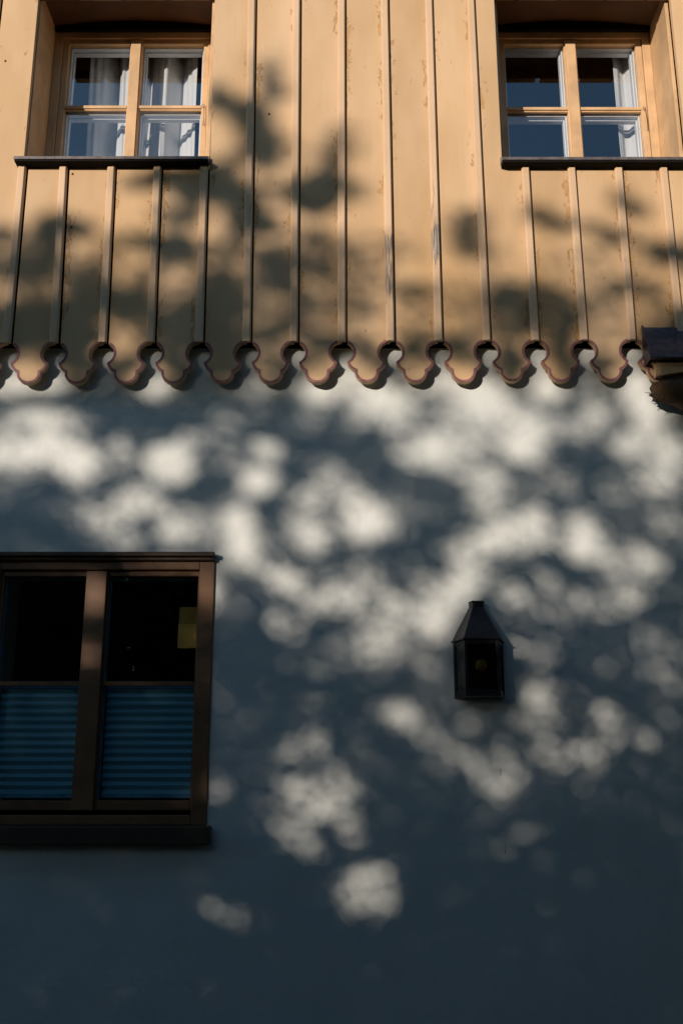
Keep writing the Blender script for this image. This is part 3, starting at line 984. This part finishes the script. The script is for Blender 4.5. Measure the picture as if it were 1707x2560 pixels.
# ------------------------------------------------------------------ foliage between the low sun and the wall
# light patches on the plaster wall, in pixels of the photograph: x, y, rx, ry, strength (, angle)
LIT = """
60 960 130 45 .8;96 1034 65 45 .85;165 1065 60 40 .6;38 1122 70 40 .85;115 1114 60 40 .9;191 1152 70 52 1;0 1150 40 40 .7;77 1165 60 25 .6;30 1072 50 30 .5
402 965 50 35 .6;383 975 50 25 .6;302 1130 35 35 .5;421 1160 70 52 1;459 1130 40 35 .7;486 1076 40 30 .55;555 1068 50 40 .65;352 1252 60 42 .8;230 1283 35 22 .65
291 1283 45 45 .7;245 1320 50 28 .5;318 1352 45 30 .55;440 1332 55 38 .8;405 1275 30 30 .5;467 1283 40 30 .35;203 1225 25 20 .35
668 1114 45 45 .75;642 1202 50 42 .95;565 1149 30 22 .5;668 1022 25 20 .15;768 1045 35 30 .3;680 955 35 30 .5;615 975 50 20 .3;806 978 65 35 .9;951 1000 85 45 .9
894 1042 35 22 .5;994 1050 60 40 .6;883 945 60 40 .75;1074 957 50 50 .6;1074 1122 55 45 .95;994 1120 35 30 .4;1024 1160 30 30 .5;821 1180 40 38 .42;833 1221 35 20 .4
783 1240 35 50 .65;741 1230 22 18 .4;783 1336 55 42 .85;733 1286 22 25 .5;764 1306 35 35 .6;829 1332 30 30 .5;806 1374 30 25 .5;913 1294 70 52 .97;864 1244 30 30 .5
883 1237 40 40 .6;975 1325 30 25 .55;913 1340 50 25 .6;596 1340 50 65 .92;588 1290 42 40 .75;511 1320 40 40 .55;626 1386 40 35 .7;1005 1283 22 30 .25;690 1348 45 20 .3;699 1306 20 20 .25
1203 992 75 55 1;1138 957 50 40 .8;1226 1022 60 35 .8;1138 1053 70 45 .6;1215 1072 60 50 .65;1314 1065 70 60 .85;1303 1118 60 45 1;1368 969 45 35 .9;1368 934 30 30 .8
1398 1000 30 18 .5;1463 969 40 25 .35;1486 1041 48 42 .68;1418 1065 40 30 .5;1444 1084 40 18 .45;1590 976 50 55 .95;1620 1026 48 45 .95;1628 1072 35 35 .7;1570 1107 40 40 .72
1628 1118 50 30 .6;1674 1145 50 50 .75;1636 1195 55 45 .75;1690 1114 30 30 .6;1111 1137 50 50 .75;1176 1130 40 35 .5;1157 1176 40 30 .5;1222 1221 55 48 .92;1196 1191 40 40 .6
1322 1237 30 20 .3;1391 1214 48 45 .28;1540 1225 42 42 .35;1330 1283 45 30 .6;1272 1321 80 45 .85;1215 1371 60 40 .75;1349 1329 40 40 .65;1157 1378 50 35 .6;1291 1363 70 25 .7
1453 1350 58 54 .97;1464 1298 42 30 .45;1487 1375 45 40 .8;1567 1313 40 40 .25;1674 1298 48 45 .35;1605 1405 55 45 .85;1548 1400 45 30 .65;1173 1438 50 50 .95;1138 1472 45 45 .85
1108 1537 40 50 .9;1284 1495 45 42 .6;1391 1476 30 22 .5;1368 1445 25 20 .3;1467 1507 45 35 .45;1406 1530 60 20 .4;1559 1491 45 40 .6;1521 1445 40 30 .35;1490 1537 35 20 .35
1345 1625 45 40 .32;1314 1614 30 30 .3;1356 1667 20 20 .4;1284 1598 30 25 .25;1643 1621 48 45 .28;1636 1686 35 22 .38;1674 1705 40 40 .25;1345 1728 40 30 .4;1521 1782 42 28 .5
596 1369 45 55 .9;622 1426 45 30 .45;707 1453 45 38 .85;680 1430 25 25 .6;745 1480 35 35 .75;825 1495 75 42 .85;791 1526 40 22 .6;894 1522 40 25 .6;883 1484 40 25 .65
913 1434 40 35 .55;940 1465 25 25 .65;795 1442 45 18 .3;974 1514 40 35 .6;1051 1530 60 40 .85;974 1575 45 45 .75;921 1560 35 30 .5;925 1618 32 38 .75;978 1610 40 40 .75
959 1656 55 22 .5;1074 1575 50 30 .8;1028 1438 20 20 .35;1074 1464 40 30 .6;695 1560 22 32 .6;730 1595 35 15 .55;756 1583 14 14 .4;745 1553 18 18 .2;837 1602 12 25 .4;867 1595 25 10 .4
860 1664 25 16 .6;837 1637 12 15 .3;649 1633 35 20 .12;672 1752 28 30 .28;688 1755 12 25 .35;997 1775 55 30 .5;1047 1644 40 25 .3;1074 1683 30 40 .2;913 1725 15 15 .12;546 1487 20 30 .35
549 1968 35 32 .65;580 1991 20 20 .3;725 1853 20 25 .5;786 1853 22 35 .55;756 1880 45 15 .45;798 1888 18 18 .5;909 1888 22 25 .4;848 1907 30 15 .35;760 1991 70 48 .85
855 1975 50 42 .85;706 2033 35 40 .7;744 2083 48 40 .72;783 2128 38 22 .65;871 2063 38 40 .78;893 2102 22 20 .65;790 2030 50 30 .75;683 1930 40 20 .15;649 2014 25 30 .2
947 1945 30 30 .2;660 2094 12 12 .2;450 2152 25 25 .12;1027 1798 42 40 .5;1067 1838 35 35 .45;1125 1874 50 25 .6 35;1170 1900 45 25 .65 35;1214 1946 45 30 .75 30;1263 1977 40 28 .8
1259 1892 25 35 .5;1286 1941 30 30 .5;1089 1910 40 20 .3;1170 1812 40 25 .3;1348 1785 52 42 .68;1375 1870 50 35 .5;1397 1905 25 18 .6;1353 1727 38 30 .45;1455 1874 26 30 .68
1522 1807 40 38 .5;1527 1856 30 25 .5;1612 1856 32 22 .5;1643 1812 40 35 .28;1491 1892 30 30 .4;1473 1968 45 25 .22 30;1513 2008 20 20 .2;1187 2035 30 30 .22;1317 2079 34 24 .6
1241 2124 42 20 .58;1254 2012 20 20 .3;1455 2164 20 20 .12;1540 2115 25 25 .1;920 2228 78 72 .85;1022 2254 15 35 .25;517 2290 34 36 .85;573 2295 50 32 .6;446 2264 20 20 .15
471 2335 12 15 .2;798 2254 35 45 .18;1119 2340 30 15 .22;1078 2397 40 20 .15;940 2386 40 30 .1
440 1411 100 16 .8;518 1470 26 58 .85;240 1480 30 64 1;222 1640 24 28 .7;450 1985 45 18 .35;400 1790 18 14 .2
"""
HOLES = "356 1313 20 18 .7;932 1503 24 14 .7;717 2025 16 14 .4;813 2079 30 20 .6;941 2213 24 16 .5;1602 1158 30 10 .35;1165 1055 20 20 .2"
# shaded patches on the board cladding, same form
DARK = """
15 583 30 22 .75;130 571 45 32 .85;195 571 32 22 .7;130 629 28 55 .85;126 678 22 25 .8;80 640 50 45 .55;57 686 60 40 .5;23 671 25 25 .55;344 456 45 16 .45;390 449 35 25 .8;459 445 55 28 .9
509 456 40 40 .85;478 491 45 20 .65;467 541 45 18 .7;421 533 40 20 .4;333 602 45 15 .4;383 610 30 16 .55;444 625 50 28 .92;421 602 40 15 .55;268 743 45 25 .9;214 743 35 20 .65;318 766 48 35 .92
356 751 30 20 .75;230 686 40 30 .65;191 705 40 25 .45;38 820 70 55 .9;115 808 70 60 .95;172 820 60 55 .98;96 770 50 25 .65;207 840 50 30 .9;555 736 30 45 .9;566 763 35 35 .85;440 820 45 30 .85
497 782 50 40 .85;536 820 60 45 .9;383 840 30 30 .5;478 850 60 25 .65;566 476 40 40 .5;574 629 35 30 .4;536 694 50 20 .4
542 245 28 28 .8;584 268 40 18 .6;626 272 30 22 .85;596 299 30 15 .5;680 215 30 40 .42;699 238 22 18 .3;680 157 35 40 .14;645 314 40 45 .65;657 368 40 40 .9;611 383 30 15 .65;668 398 25 25 .65
607 330 20 30 .3;565 406 40 15 .4;550 444 50 28 .75;546 464 55 28 .92;607 502 55 38 .94 35;630 540 35 35 .94;664 567 35 20 .85;596 552 30 30 .6;714 467 45 18 .65;806 467 60 38 .66;783 513 50 22 .65
883 479 40 15 .35;833 387 28 35 .45;818 425 30 30 .4;737 502 35 18 .5;867 345 40 40 .2;730 376 30 40 .2;603 549 35 45 .85;691 671 35 45 .9;668 641 28 28 .75;707 702 28 20 .9;733 671 20 40 .6
791 664 45 15 .65;814 687 20 15 .55;779 522 40 18 .5;779 583 30 15 .45;890 637 22 15 .45;818 625 40 40 .2;557 729 35 40 .9;550 771 45 45 .9;542 817 50 40 .85;607 844 30 20 .75;665 844 35 18 .86
710 824 25 30 .55;768 767 35 20 .55;776 836 40 16 .6 40;806 859 30 20 .65;737 748 20 40 .5;1028 725 45 20 .36;902 771 50 18 .28;845 859 60 15 .55;906 886 22 22 .65;1047 851 50 16 .55;1036 890 40 28 .5
1171 571 45 45 .46;1163 617 35 22 .48;1197 646 25 25 .3;1230 625 30 15 .2;1352 537 38 20 .42 25;1398 562 35 18 .36;1469 567 45 14 .46;1536 596 38 20 .68;1582 525 35 16 .65;1549 491 22 22 .42;1636 621 35 18 .75
1678 642 40 20 .9;1473 629 22 12 .25;1607 722 60 12 .38;1544 713 30 30 .25;1264 722 35 18 .44;1259 755 38 18 .64;1318 738 40 25 .44;1301 776 50 20 .55;1381 743 40 20 .44;1414 780 45 14 .7;1368 805 80 30 .5
1259 818 50 30 .34;1146 856 40 16 .64;1155 877 40 40 .4;1406 839 30 30 .55;1691 797 25 25 .6;1393 881 25 35 .45;1280 889 25 30 .6;700 720 200 130 .22;190 920 45 60 .9;552 915 50 60 .92;430 915 40 50 .55;680 915 35 40 .35;925 905 40 30 .5;1045 920 40 45 .6;1265 905 28 40 .55;1405 915 28 40 .45
1680 865 75 45 1;900 790 760 80 .2;330 720 330 130 .22;1450 760 300 110 .18;880 640 160 60 .15;-60 640 60 60 .6;-90 800 80 80 .9;1760 640 60 40 .8
"""


def parse(s):
    out = []
    for ln in s.replace("\n", ";").split(";"):
        v = [float(q) for q in ln.split()]
        if v: out.append(v + [0.0] * (6 - len(v)))
    return out


DX = 0.02
gx = np.arange(-3.3, 3.3, DX); gz = np.arange(0.2, 6.0, DX)
GX, GZ = np.meshgrid(gx, gz)                    # reference plane: the plaster, y = 0


def project(xw, zw, yw):
    ry_, rz_ = yw - CAM_Y, zw - CAM_Z
    cz_ = ry_ * math.cos(PITCH) + rz_ * math.sin(PITCH)
    cy_ = -ry_ * math.sin(PITCH) + rz_ * math.cos(PITCH)
    return W_PX / 2 + F_PX * xw / cz_, H_PX / 2 - F_PX * cy_ / cz_


def blob(px, py, it, lo, hi):
    cx, cy, rx, ry_, s_, ang = it
    ca, sa = math.cos(R(ang)), math.sin(R(ang))
    dx, dy = px - cx, py - cy
    d = np.sqrt(((dx * ca + dy * sa) / rx) ** 2 + ((-dx * sa + dy * ca) / ry_) ** 2)
    w = np.clip((hi - d) / (hi - lo), 0, 1)
    return s_ * w * w * (3 - 2 * w)


def field(px, py, items):
    keep = np.ones_like(px)
    for it in items: keep *= 1 - blob(px, py, it, 0.62, 1.38)
    return keep


def softmax_field(px, py, items, p=2.7):
    acc = np.zeros_like(px)
    for it in items: acc += blob(px, py, it, 0.42, 1.50) ** p
    return np.clip(acc, 0, None) ** (1 / p)


px0, py0 = project(GX, GZ, 0.0)
lit = np.clip(softmax_field(px0, py0, parse(LIT)), 0, 1)
lit *= field(px0, py0, parse(HOLES))
lit *= 0.97 - 0.42 * np.clip((py0 - 1080) / 950, 0, 1)      # lower leaves made denser to dim the light patches there
mott = np.array([[mnoise.noise(Vector((x * 6.5, z * 7.5, 5.1))) + 0.6 * mnoise.noise(Vector((x * 13, z * 15, 1.1))) for x in gx] for z in gz])
lit = np.clip(lit ** 1.15 * (1.06 + 0.16 * mott) + np.clip(mott * 0.14, 0, 0.085) * np.clip((py0 - 850) / 200, 0, 1) * np.clip((1950 - py0) / 300, 0, 1), 0, 1)
lit = np.where(py0 > 1950, np.clip((lit - 0.04) * 1.05, 0, 1), lit)
# soft random dapple beyond the frame
beyond = np.clip(np.maximum(-20 - px0, px0 - 1730) / 60, 0, 1)
rnd = np.array([[mnoise.noise(Vector((x * 3.1, z * 3.6, 2.2))) for x in gx] for z in gz])
lit = lit * (1 - beyond) + beyond * np.clip(rnd * 2.2 + 0.35, 0, 1)
fz, fx = np.meshgrid(np.fft.fftfreq(len(gz), DX), np.fft.rfftfreq(len(gx), DX), indexing='ij')
soft = np.fft.irfft2(np.fft.rfft2(lit) * np.exp(-2 * (math.pi * 0.11) ** 2 * (fx ** 2 + fz ** 2)), s=lit.shape)
lit = np.clip(0.90 * lit + 0.15 * soft, 0, 1)
# the cladding plane: a point there reaches the reference plane further along the sun ray
tt = -YF / -S.y
xc, zc = GX + S.x * tt, GZ + S.z * tt
px1, py1 = project(xc, zc, YF)
litc = field(px1, py1, [[b[0], b[1], b[2] * 1.1, b[3] * 1.1, b[4], b[5]] for b in parse(DARK)]) ** 2.5
litc = np.clip(litc * (1 - np.clip(mott * 0.9, -0.35, 0.5) * np.clip((1 - litc) * 2.2, 0, 1) * litc), 0, 1)
zsw = Z(905, 0.0)
wgt = np.clip((GZ - zsw) / 0.05 + 0.5, 0, 1)
target = np.clip(litc * wgt + lit * (1 - wgt), 0.0, 1.0)

# undo the blur of the sun's disc (Richardson-Lucy), so that the real penumbra brings it back
T_LO, T_HI = 9.5, 13.5                          # the low boughs hang nearer to the wall than the top


def t_of(z): return T_LO + (T_HI - T_LO) * np.clip((np.asarray(z) - 1.0) / 3.6, 0, 1)


kx = np.minimum(np.arange(len(gx)), len(gx) - np.arange(len(gx))) * DX
kz = np.minimum(np.arange(len(gz)), len(gz) - np.arange(len(gz))) * DX
KX, KZ = np.meshgrid(kx, kz)
def disc(t_):
    rad = t_ * math.tan(sun.angle / 2)
    ker = np.clip((1.0 - np.sqrt((KX * math.cos(SUN_AZ) / rad) ** 2 + (KZ / rad) ** 2)) * rad / DX + 0.5, 0, 1)
    return np.fft.rfft2(ker / ker.sum())


KA, KB = disc(T_LO), disc(T_HI)
WB = (t_of(GZ) - T_LO) / (T_HI - T_LO)


def conv(a):
    f_ = np.fft.rfft2(a)
    return np.fft.irfft2(f_ * KA, s=a.shape) * (1 - WB) + np.fft.irfft2(f_ * KB, s=a.shape) * WB


est = target.copy() * 0.9 + 0.02
for _ in range(2):
    est = np.clip(est * conv((target + 0.004) / np.maximum(conv(est), 0.004)), 0.001, 1.0)
est = np.where(py0 > 2080, est * np.where(target > 0.1, 1.0, 0.2), est)
tau = -np.log(np.clip(est, 0.002, 1.0))
tau[tau < 0.06] = 0

# leaves: one small folded blade each
LEAF_A = 0.032
eff = LEAF_A * LEAF_A * 0.5 * 0.72
cell = DX * DX * math.cos(SUN_AZ)
lam = tau * cell / eff
IX, IZ = np.meshgrid(np.arange(lam.shape[1]), np.arange(lam.shape[0]))
even = np.modf(0.7548777 * IX + 0.5698403 * IZ)[0]         # evenly spread twigs, no accidental pinholes
cnt = np.floor(lam + even).astype(int)
iz, ix = np.nonzero(cnt)
rep = cnt[iz, ix]
iz, ix = np.repeat(iz, rep), np.repeat(ix, rep)
N = len(ix)
wx = gx[ix] + (rng.random(N) - .5) * DX * 1.6
wz = gz[iz] + (rng.random(N) - .5) * DX * 1.6
dep = np.array([mnoise.noise(Vector((a * 1.5, b * 1.5, 9.0))) for a, b in zip(wx, wz)])
tdep = t_of(wz) + dep * 1.6 + rng.normal(0, 0.6, N)
cen = np.stack([wx + S.x * tdep, S.y * tdep, wz + S.z * tdep], 1)


def leaf_mesh(name, cen, size, mat, parent, face=None):
    n = len(cen)
    nrm = rng.normal(0, 1, (n, 3))
    if face is not None: nrm = nrm * 0.75 + np.array(face)[None, :]
    nrm /= np.linalg.norm(nrm, axis=1)[:, None]
    u = rng.normal(0, 1, (n, 3)); u -= nrm * (u * nrm).sum(1)[:, None]; u /= np.linalg.norm(u, axis=1)[:, None]
    v = np.cross(nrm, u)
    sz = size * rng.uniform(0.75, 1.25, n)[:, None]
    a, b = u * sz * 0.62, v * sz * 0.44
    up = nrm * sz * 0.09
    verts = np.stack([cen - a, cen + b + up - a * 0.1, cen + a, cen - b + up - a * 0.1], 1).reshape(-1, 3)
    me = bpy.data.meshes.new(name)
    me.vertices.add(n * 4); me.vertices.foreach_set("co", verts.ravel())
    base = np.arange(n) * 4
    tri = np.stack([base, base + 1, base + 2, base, base + 2, base + 3], 1).ravel()
    me.loops.add(n * 6); me.loops.foreach_set("vertex_index", tri.astype(np.int32))
    me.polygons.add(n * 2); me.polygons.foreach_set("loop_start", (np.arange(n * 2) * 3).astype(np.int32))
    me.materials.append(mat); me.update(calc_edges=True); me.validate()
    o = bpy.data.objects.new(name, me); C.objects.link(o)
    if parent is not None:
        o.parent = parent; o.location = -Vector(parent.location)
    return o


TX, TY = -8.6, -9.0
tree = empty("leafy_tree", (TX, TY, 0))
tag(tree, "leafy tree across the yard whose crown dapples the house wall", "tree")
leaf_mesh("crown", cen, LEAF_A, M['leaf'], tree, face=S)
# trunk and limbs, led through the shaded parts of the pattern
m = MB()
def on_ray(px, py):
    Y = YF if py < 900 else 0.0
    x, z = at(px, py, Y)
    return Vector((x, Y, z)) + S * float(t_of(z))
T0 = Vector((TX, TY, 0))
Tk = [T0 + Vector((0, 0, -0.1)), T0 + Vector((0.05, 0, 1.5)), T0 + Vector((0.2, 0.1, 3.0)), T0 + Vector((0.35, 0.1, 4.6)), T0 + Vector((0.3, 0, 6.2)), T0 + Vector((0.5, 0.1, 7.6))]
m.tube(Tk, [0.26, 0.21, 0.18, 0.14, 0.09, 0.04], 14)
def limb(start, pxs, r0, r1):
    pts = [start] + [on_ray(*p) for p in pxs]
    n = len(pts)
    m.tube(pts, [r0 + (r1 - r0) * i / (n - 1) for i in range(n)], 8)
limb(Tk[3], [(-200, 860), (0, 815), (180, 812), (300, 766), (450, 800), (555, 750), (690, 680)], 0.07, 0.008)
limb(on_ray(300, 766), [(440, 628), (470, 450), (546, 464), (630, 530), (660, 370), (626, 272)], 0.03, 0.006)
limb(Tk[2], [(-150, 1330), (90, 1290), (240, 1420), (560, 1600), (800, 1730), (980, 1720)], 0.07, 0.008)
limb(Tk[2] + Vector((0.1, 0.06, 0.8)), [(-100, 1010), (290, 1000), (350, 1040), (720, 1100), (950, 1130), (1120, 1250), (1440, 1170)], 0.05, 0.006)
limb(Tk[1], [(-150, 1900), (300, 2200), (650, 2360), (1200, 2300), (1600, 2250)], 0.07, 0.01)
tk = m.build("trunk", M['bark'], tree, smooth=True); tk.location = -Vector(tree.location)

# unseen hedges added to cut sky light: low towards the sun, tall beside it
def hedge_row(name, x0, x1, h, y, n, label):
    hd = empty(name, ((x0 + x1) / 2, y, 0))
    tag(hd, label, "hedge")
    hx = rng.uniform(x0, x1, n); hu = rng.random(n)
    top = h + 0.06 * np.sin(hx * 2.3) + 0.05 * np.sin(hx * 7.1)
    cap = min(0.45, 0.9 / h)
    hz_ = top * np.where(hu < cap, 1 - 0.06 * rng.random(n), rng.random(n))
    hy_ = y + np.where(hu < cap, rng.uniform(-.42, .42, n), np.sign(rng.random(n) - .5) * (0.42 - 0.14 * rng.random(n)))
    leaf_mesh("foliage", np.stack([hx, hy_, hz_], 1), 0.075, M['hleaf'], hd)
    m = MB(); m.box(x0 + 0.02, x1 - 0.02, y - 0.3, y + 0.3, 0.0, h - 0.1)  # solid box inside the leaves, added to block light
    o = m.build("inner_light_block", M['bark'], hd); o.location = -Vector(hd.location)


hedge_row("added_low_hedge", -5.2, -1.0, 1.50, -6.0, 12000, "added unseen low hedge that shades the foot of the wall, in the gap between two tall hedges")
hedge_row("added_tall_hedge", -0.98, 9.0, 5.6, -6.0, 48000, "added unseen tall hedge that cuts sky light on the lower wall, on the right of the low one")
hedge_row("added_tall_hedge", -15.0, -5.6, 5.6, -6.0, 46000, "added unseen tall hedge that dims the lower wall, on the left of the low one")
hedge_row("added_far_hedge", -45.0, 6.0, 5.8, -34.0, 36000, "long hedge closing the far end of the yard")  # added to keep the bright horizon out of the lower panes
# unseen flat plane tree added above and behind the viewpoint to dim the lower wall
plane = empty("added_flat_plane_tree", (4.4, -6.9, 0))
tag(plane, "added unseen plane tree, trained flat to keep sky light off the lower wall", "tree")
n = 90000
qx, qy = rng.uniform(-9, 9, n), rng.uniform(-8.2, -3.2, n)
edge = np.minimum.reduce([qx + 9, 9 - qx, qy + 8.2, -3.2 - qy])
ok = edge > 0.35 * rng.random(n) * (1 + np.sin(qx * 3) * 0.5)
qz = 6.45 + (-3.7 - qy) * 0.15 + rng.uniform(0, 0.30, n) + 0.05 * np.sin(qx * 2.1)
leaf_mesh("crown", np.stack([qx, qy, qz], 1)[ok], 0.10, M['leaf'], plane, face=(0, 0, 1))
m = MB()
P0 = Vector((4.4, -6.9, 0))
m.tube([P0 - Vector((0, 0, 0.1)), P0 + Vector((0.03, 0, 2)), P0 + Vector((0, 0.05, 4.4)), P0 + Vector((-0.1, 0.1, 6.6))], [0.22, 0.18, 0.15, 0.10], 14)
for (ex, ey) in ((-6.5, -5.2), (-5, -7.6), (-2, -4.2), (2.5, -4.0), (7.4, -5), (7.2, -7.6), (0, -7.7)):
    st_ = P0 + Vector((0, 0.05, 5.2))
    md = Vector((st_.x * 0.6 + ex * 0.4, st_.y * 0.6 + ey * 0.4, 6.55 + (-3.7 - (st_.y * 0.6 + ey * 0.4)) * 0.15))
    m.tube([st_, md, (ex, ey, 6.6 + (-3.7 - ey) * 0.15)], [0.09, 0.06, 0.015], 8)
pt = m.build("trunk", M['bark'], plane, smooth=True); pt.location = -Vector(plane.location)
# unseen trees added far off to darken reflections and block horizon glow
for (bx, by, rr, hh, lab) in ((-20.0, -21.0, 3.4, 9.5, "broad dark tree at the yard's end, on its own beyond the low sun"),
                              (-8.6, -22.0, 2.9, 8.5, "added unseen tree blocking horizon glow, nearest to the low sun"),
                              (-3.2, -21.0, 3.3, 9.5, "broad dark tree at the yard's end, middle of the three right of the sun"),
                              (3.0, -22.0, 3.4, 9.0, "added unseen tree blocking horizon glow, furthest from the low sun")):
    bt = empty("added_broad_tree", (bx, by, 0))
    tag(bt, lab, "tree", "added trees that block the horizon glow")
    n = 13000
    d = rng.normal(0, 1, (n, 3)); d /= np.linalg.norm(d, axis=1)[:, None]
    d *= (rng.random(n) ** 0.45)[:, None]
    lump = np.array([1 + 0.28 * mnoise.noise(Vector(q * 2.3) + Vector((bx, 0, 0))) for q in d])
    pts = d * lump[:, None] * np.array([rr, rr * 0.8, hh * 0.42]) + np.array([bx, by, hh * 0.56])
    leaf_mesh("crown", pts, 0.26, M['hleaf'], bt)
    m = MB(); m.tube([(bx, by, -0.1), (bx + 0.05, by, hh * 0.35), (bx - 0.1, by, hh * 0.75)], [0.25, 0.18, 0.06], 10)
    for a_ in range(5):
        m.tube([(bx, by, hh * 0.3), (bx + rr * 0.6 * math.cos(a_ * 1.25), by + rr * 0.5 * math.sin(a_ * 1.25), hh * 0.6)], [0.09, 0.02], 6)
    tk_ = m.build("trunk", M['bark'], bt, smooth=True); tk_.location = -Vector(bt.location)

for (bx, by, rx_, ry_, hh, lab) in ((3.0, -1.6, 0.98, 1.1, 3.1, "added unseen shrub that darkens the lower wall, on the canopy side of the house"),
                                    (-3.5, -1.1, 0.85, 0.6, 1.55, "smaller added unseen shrub that dims the lower wall, on the side of the lower window")):
    bt = empty("added_shrub", (bx, by, 0))  # unseen shrub added to darken the foot of the wall
    tag(bt, lab, "added shrub")
    n = 9000
    d = rng.normal(0, 1, (n, 3)); d /= np.linalg.norm(d, axis=1)[:, None]; d *= (rng.random(n) ** 0.3)[:, None]
    lump = np.array([1 + 0.18 * mnoise.noise(Vector(q * 2.6) + Vector((bx, 0, 0))) for q in d])
    leaf_mesh("foliage", d * lump[:, None] * np.array([rx_, ry_, hh * 0.47]) + np.array([bx, by, hh * 0.52]), 0.075, M['hleaf'], bt)
    m = MB()
    for a_ in range(6):
        m.tube([(bx + 0.1 * math.cos(a_), by + 0.1 * math.sin(a_), -0.05), (bx + rx_ * 0.6 * math.cos(a_ * 1.05), by + ry_ * 0.6 * math.sin(a_ * 1.05), hh * 0.7)], [0.03, 0.008], 6)
    tk_ = m.build("stem", M['bark'], bt, smooth=True); tk_.location = -Vector(bt.location)
print("LEAVES", N)
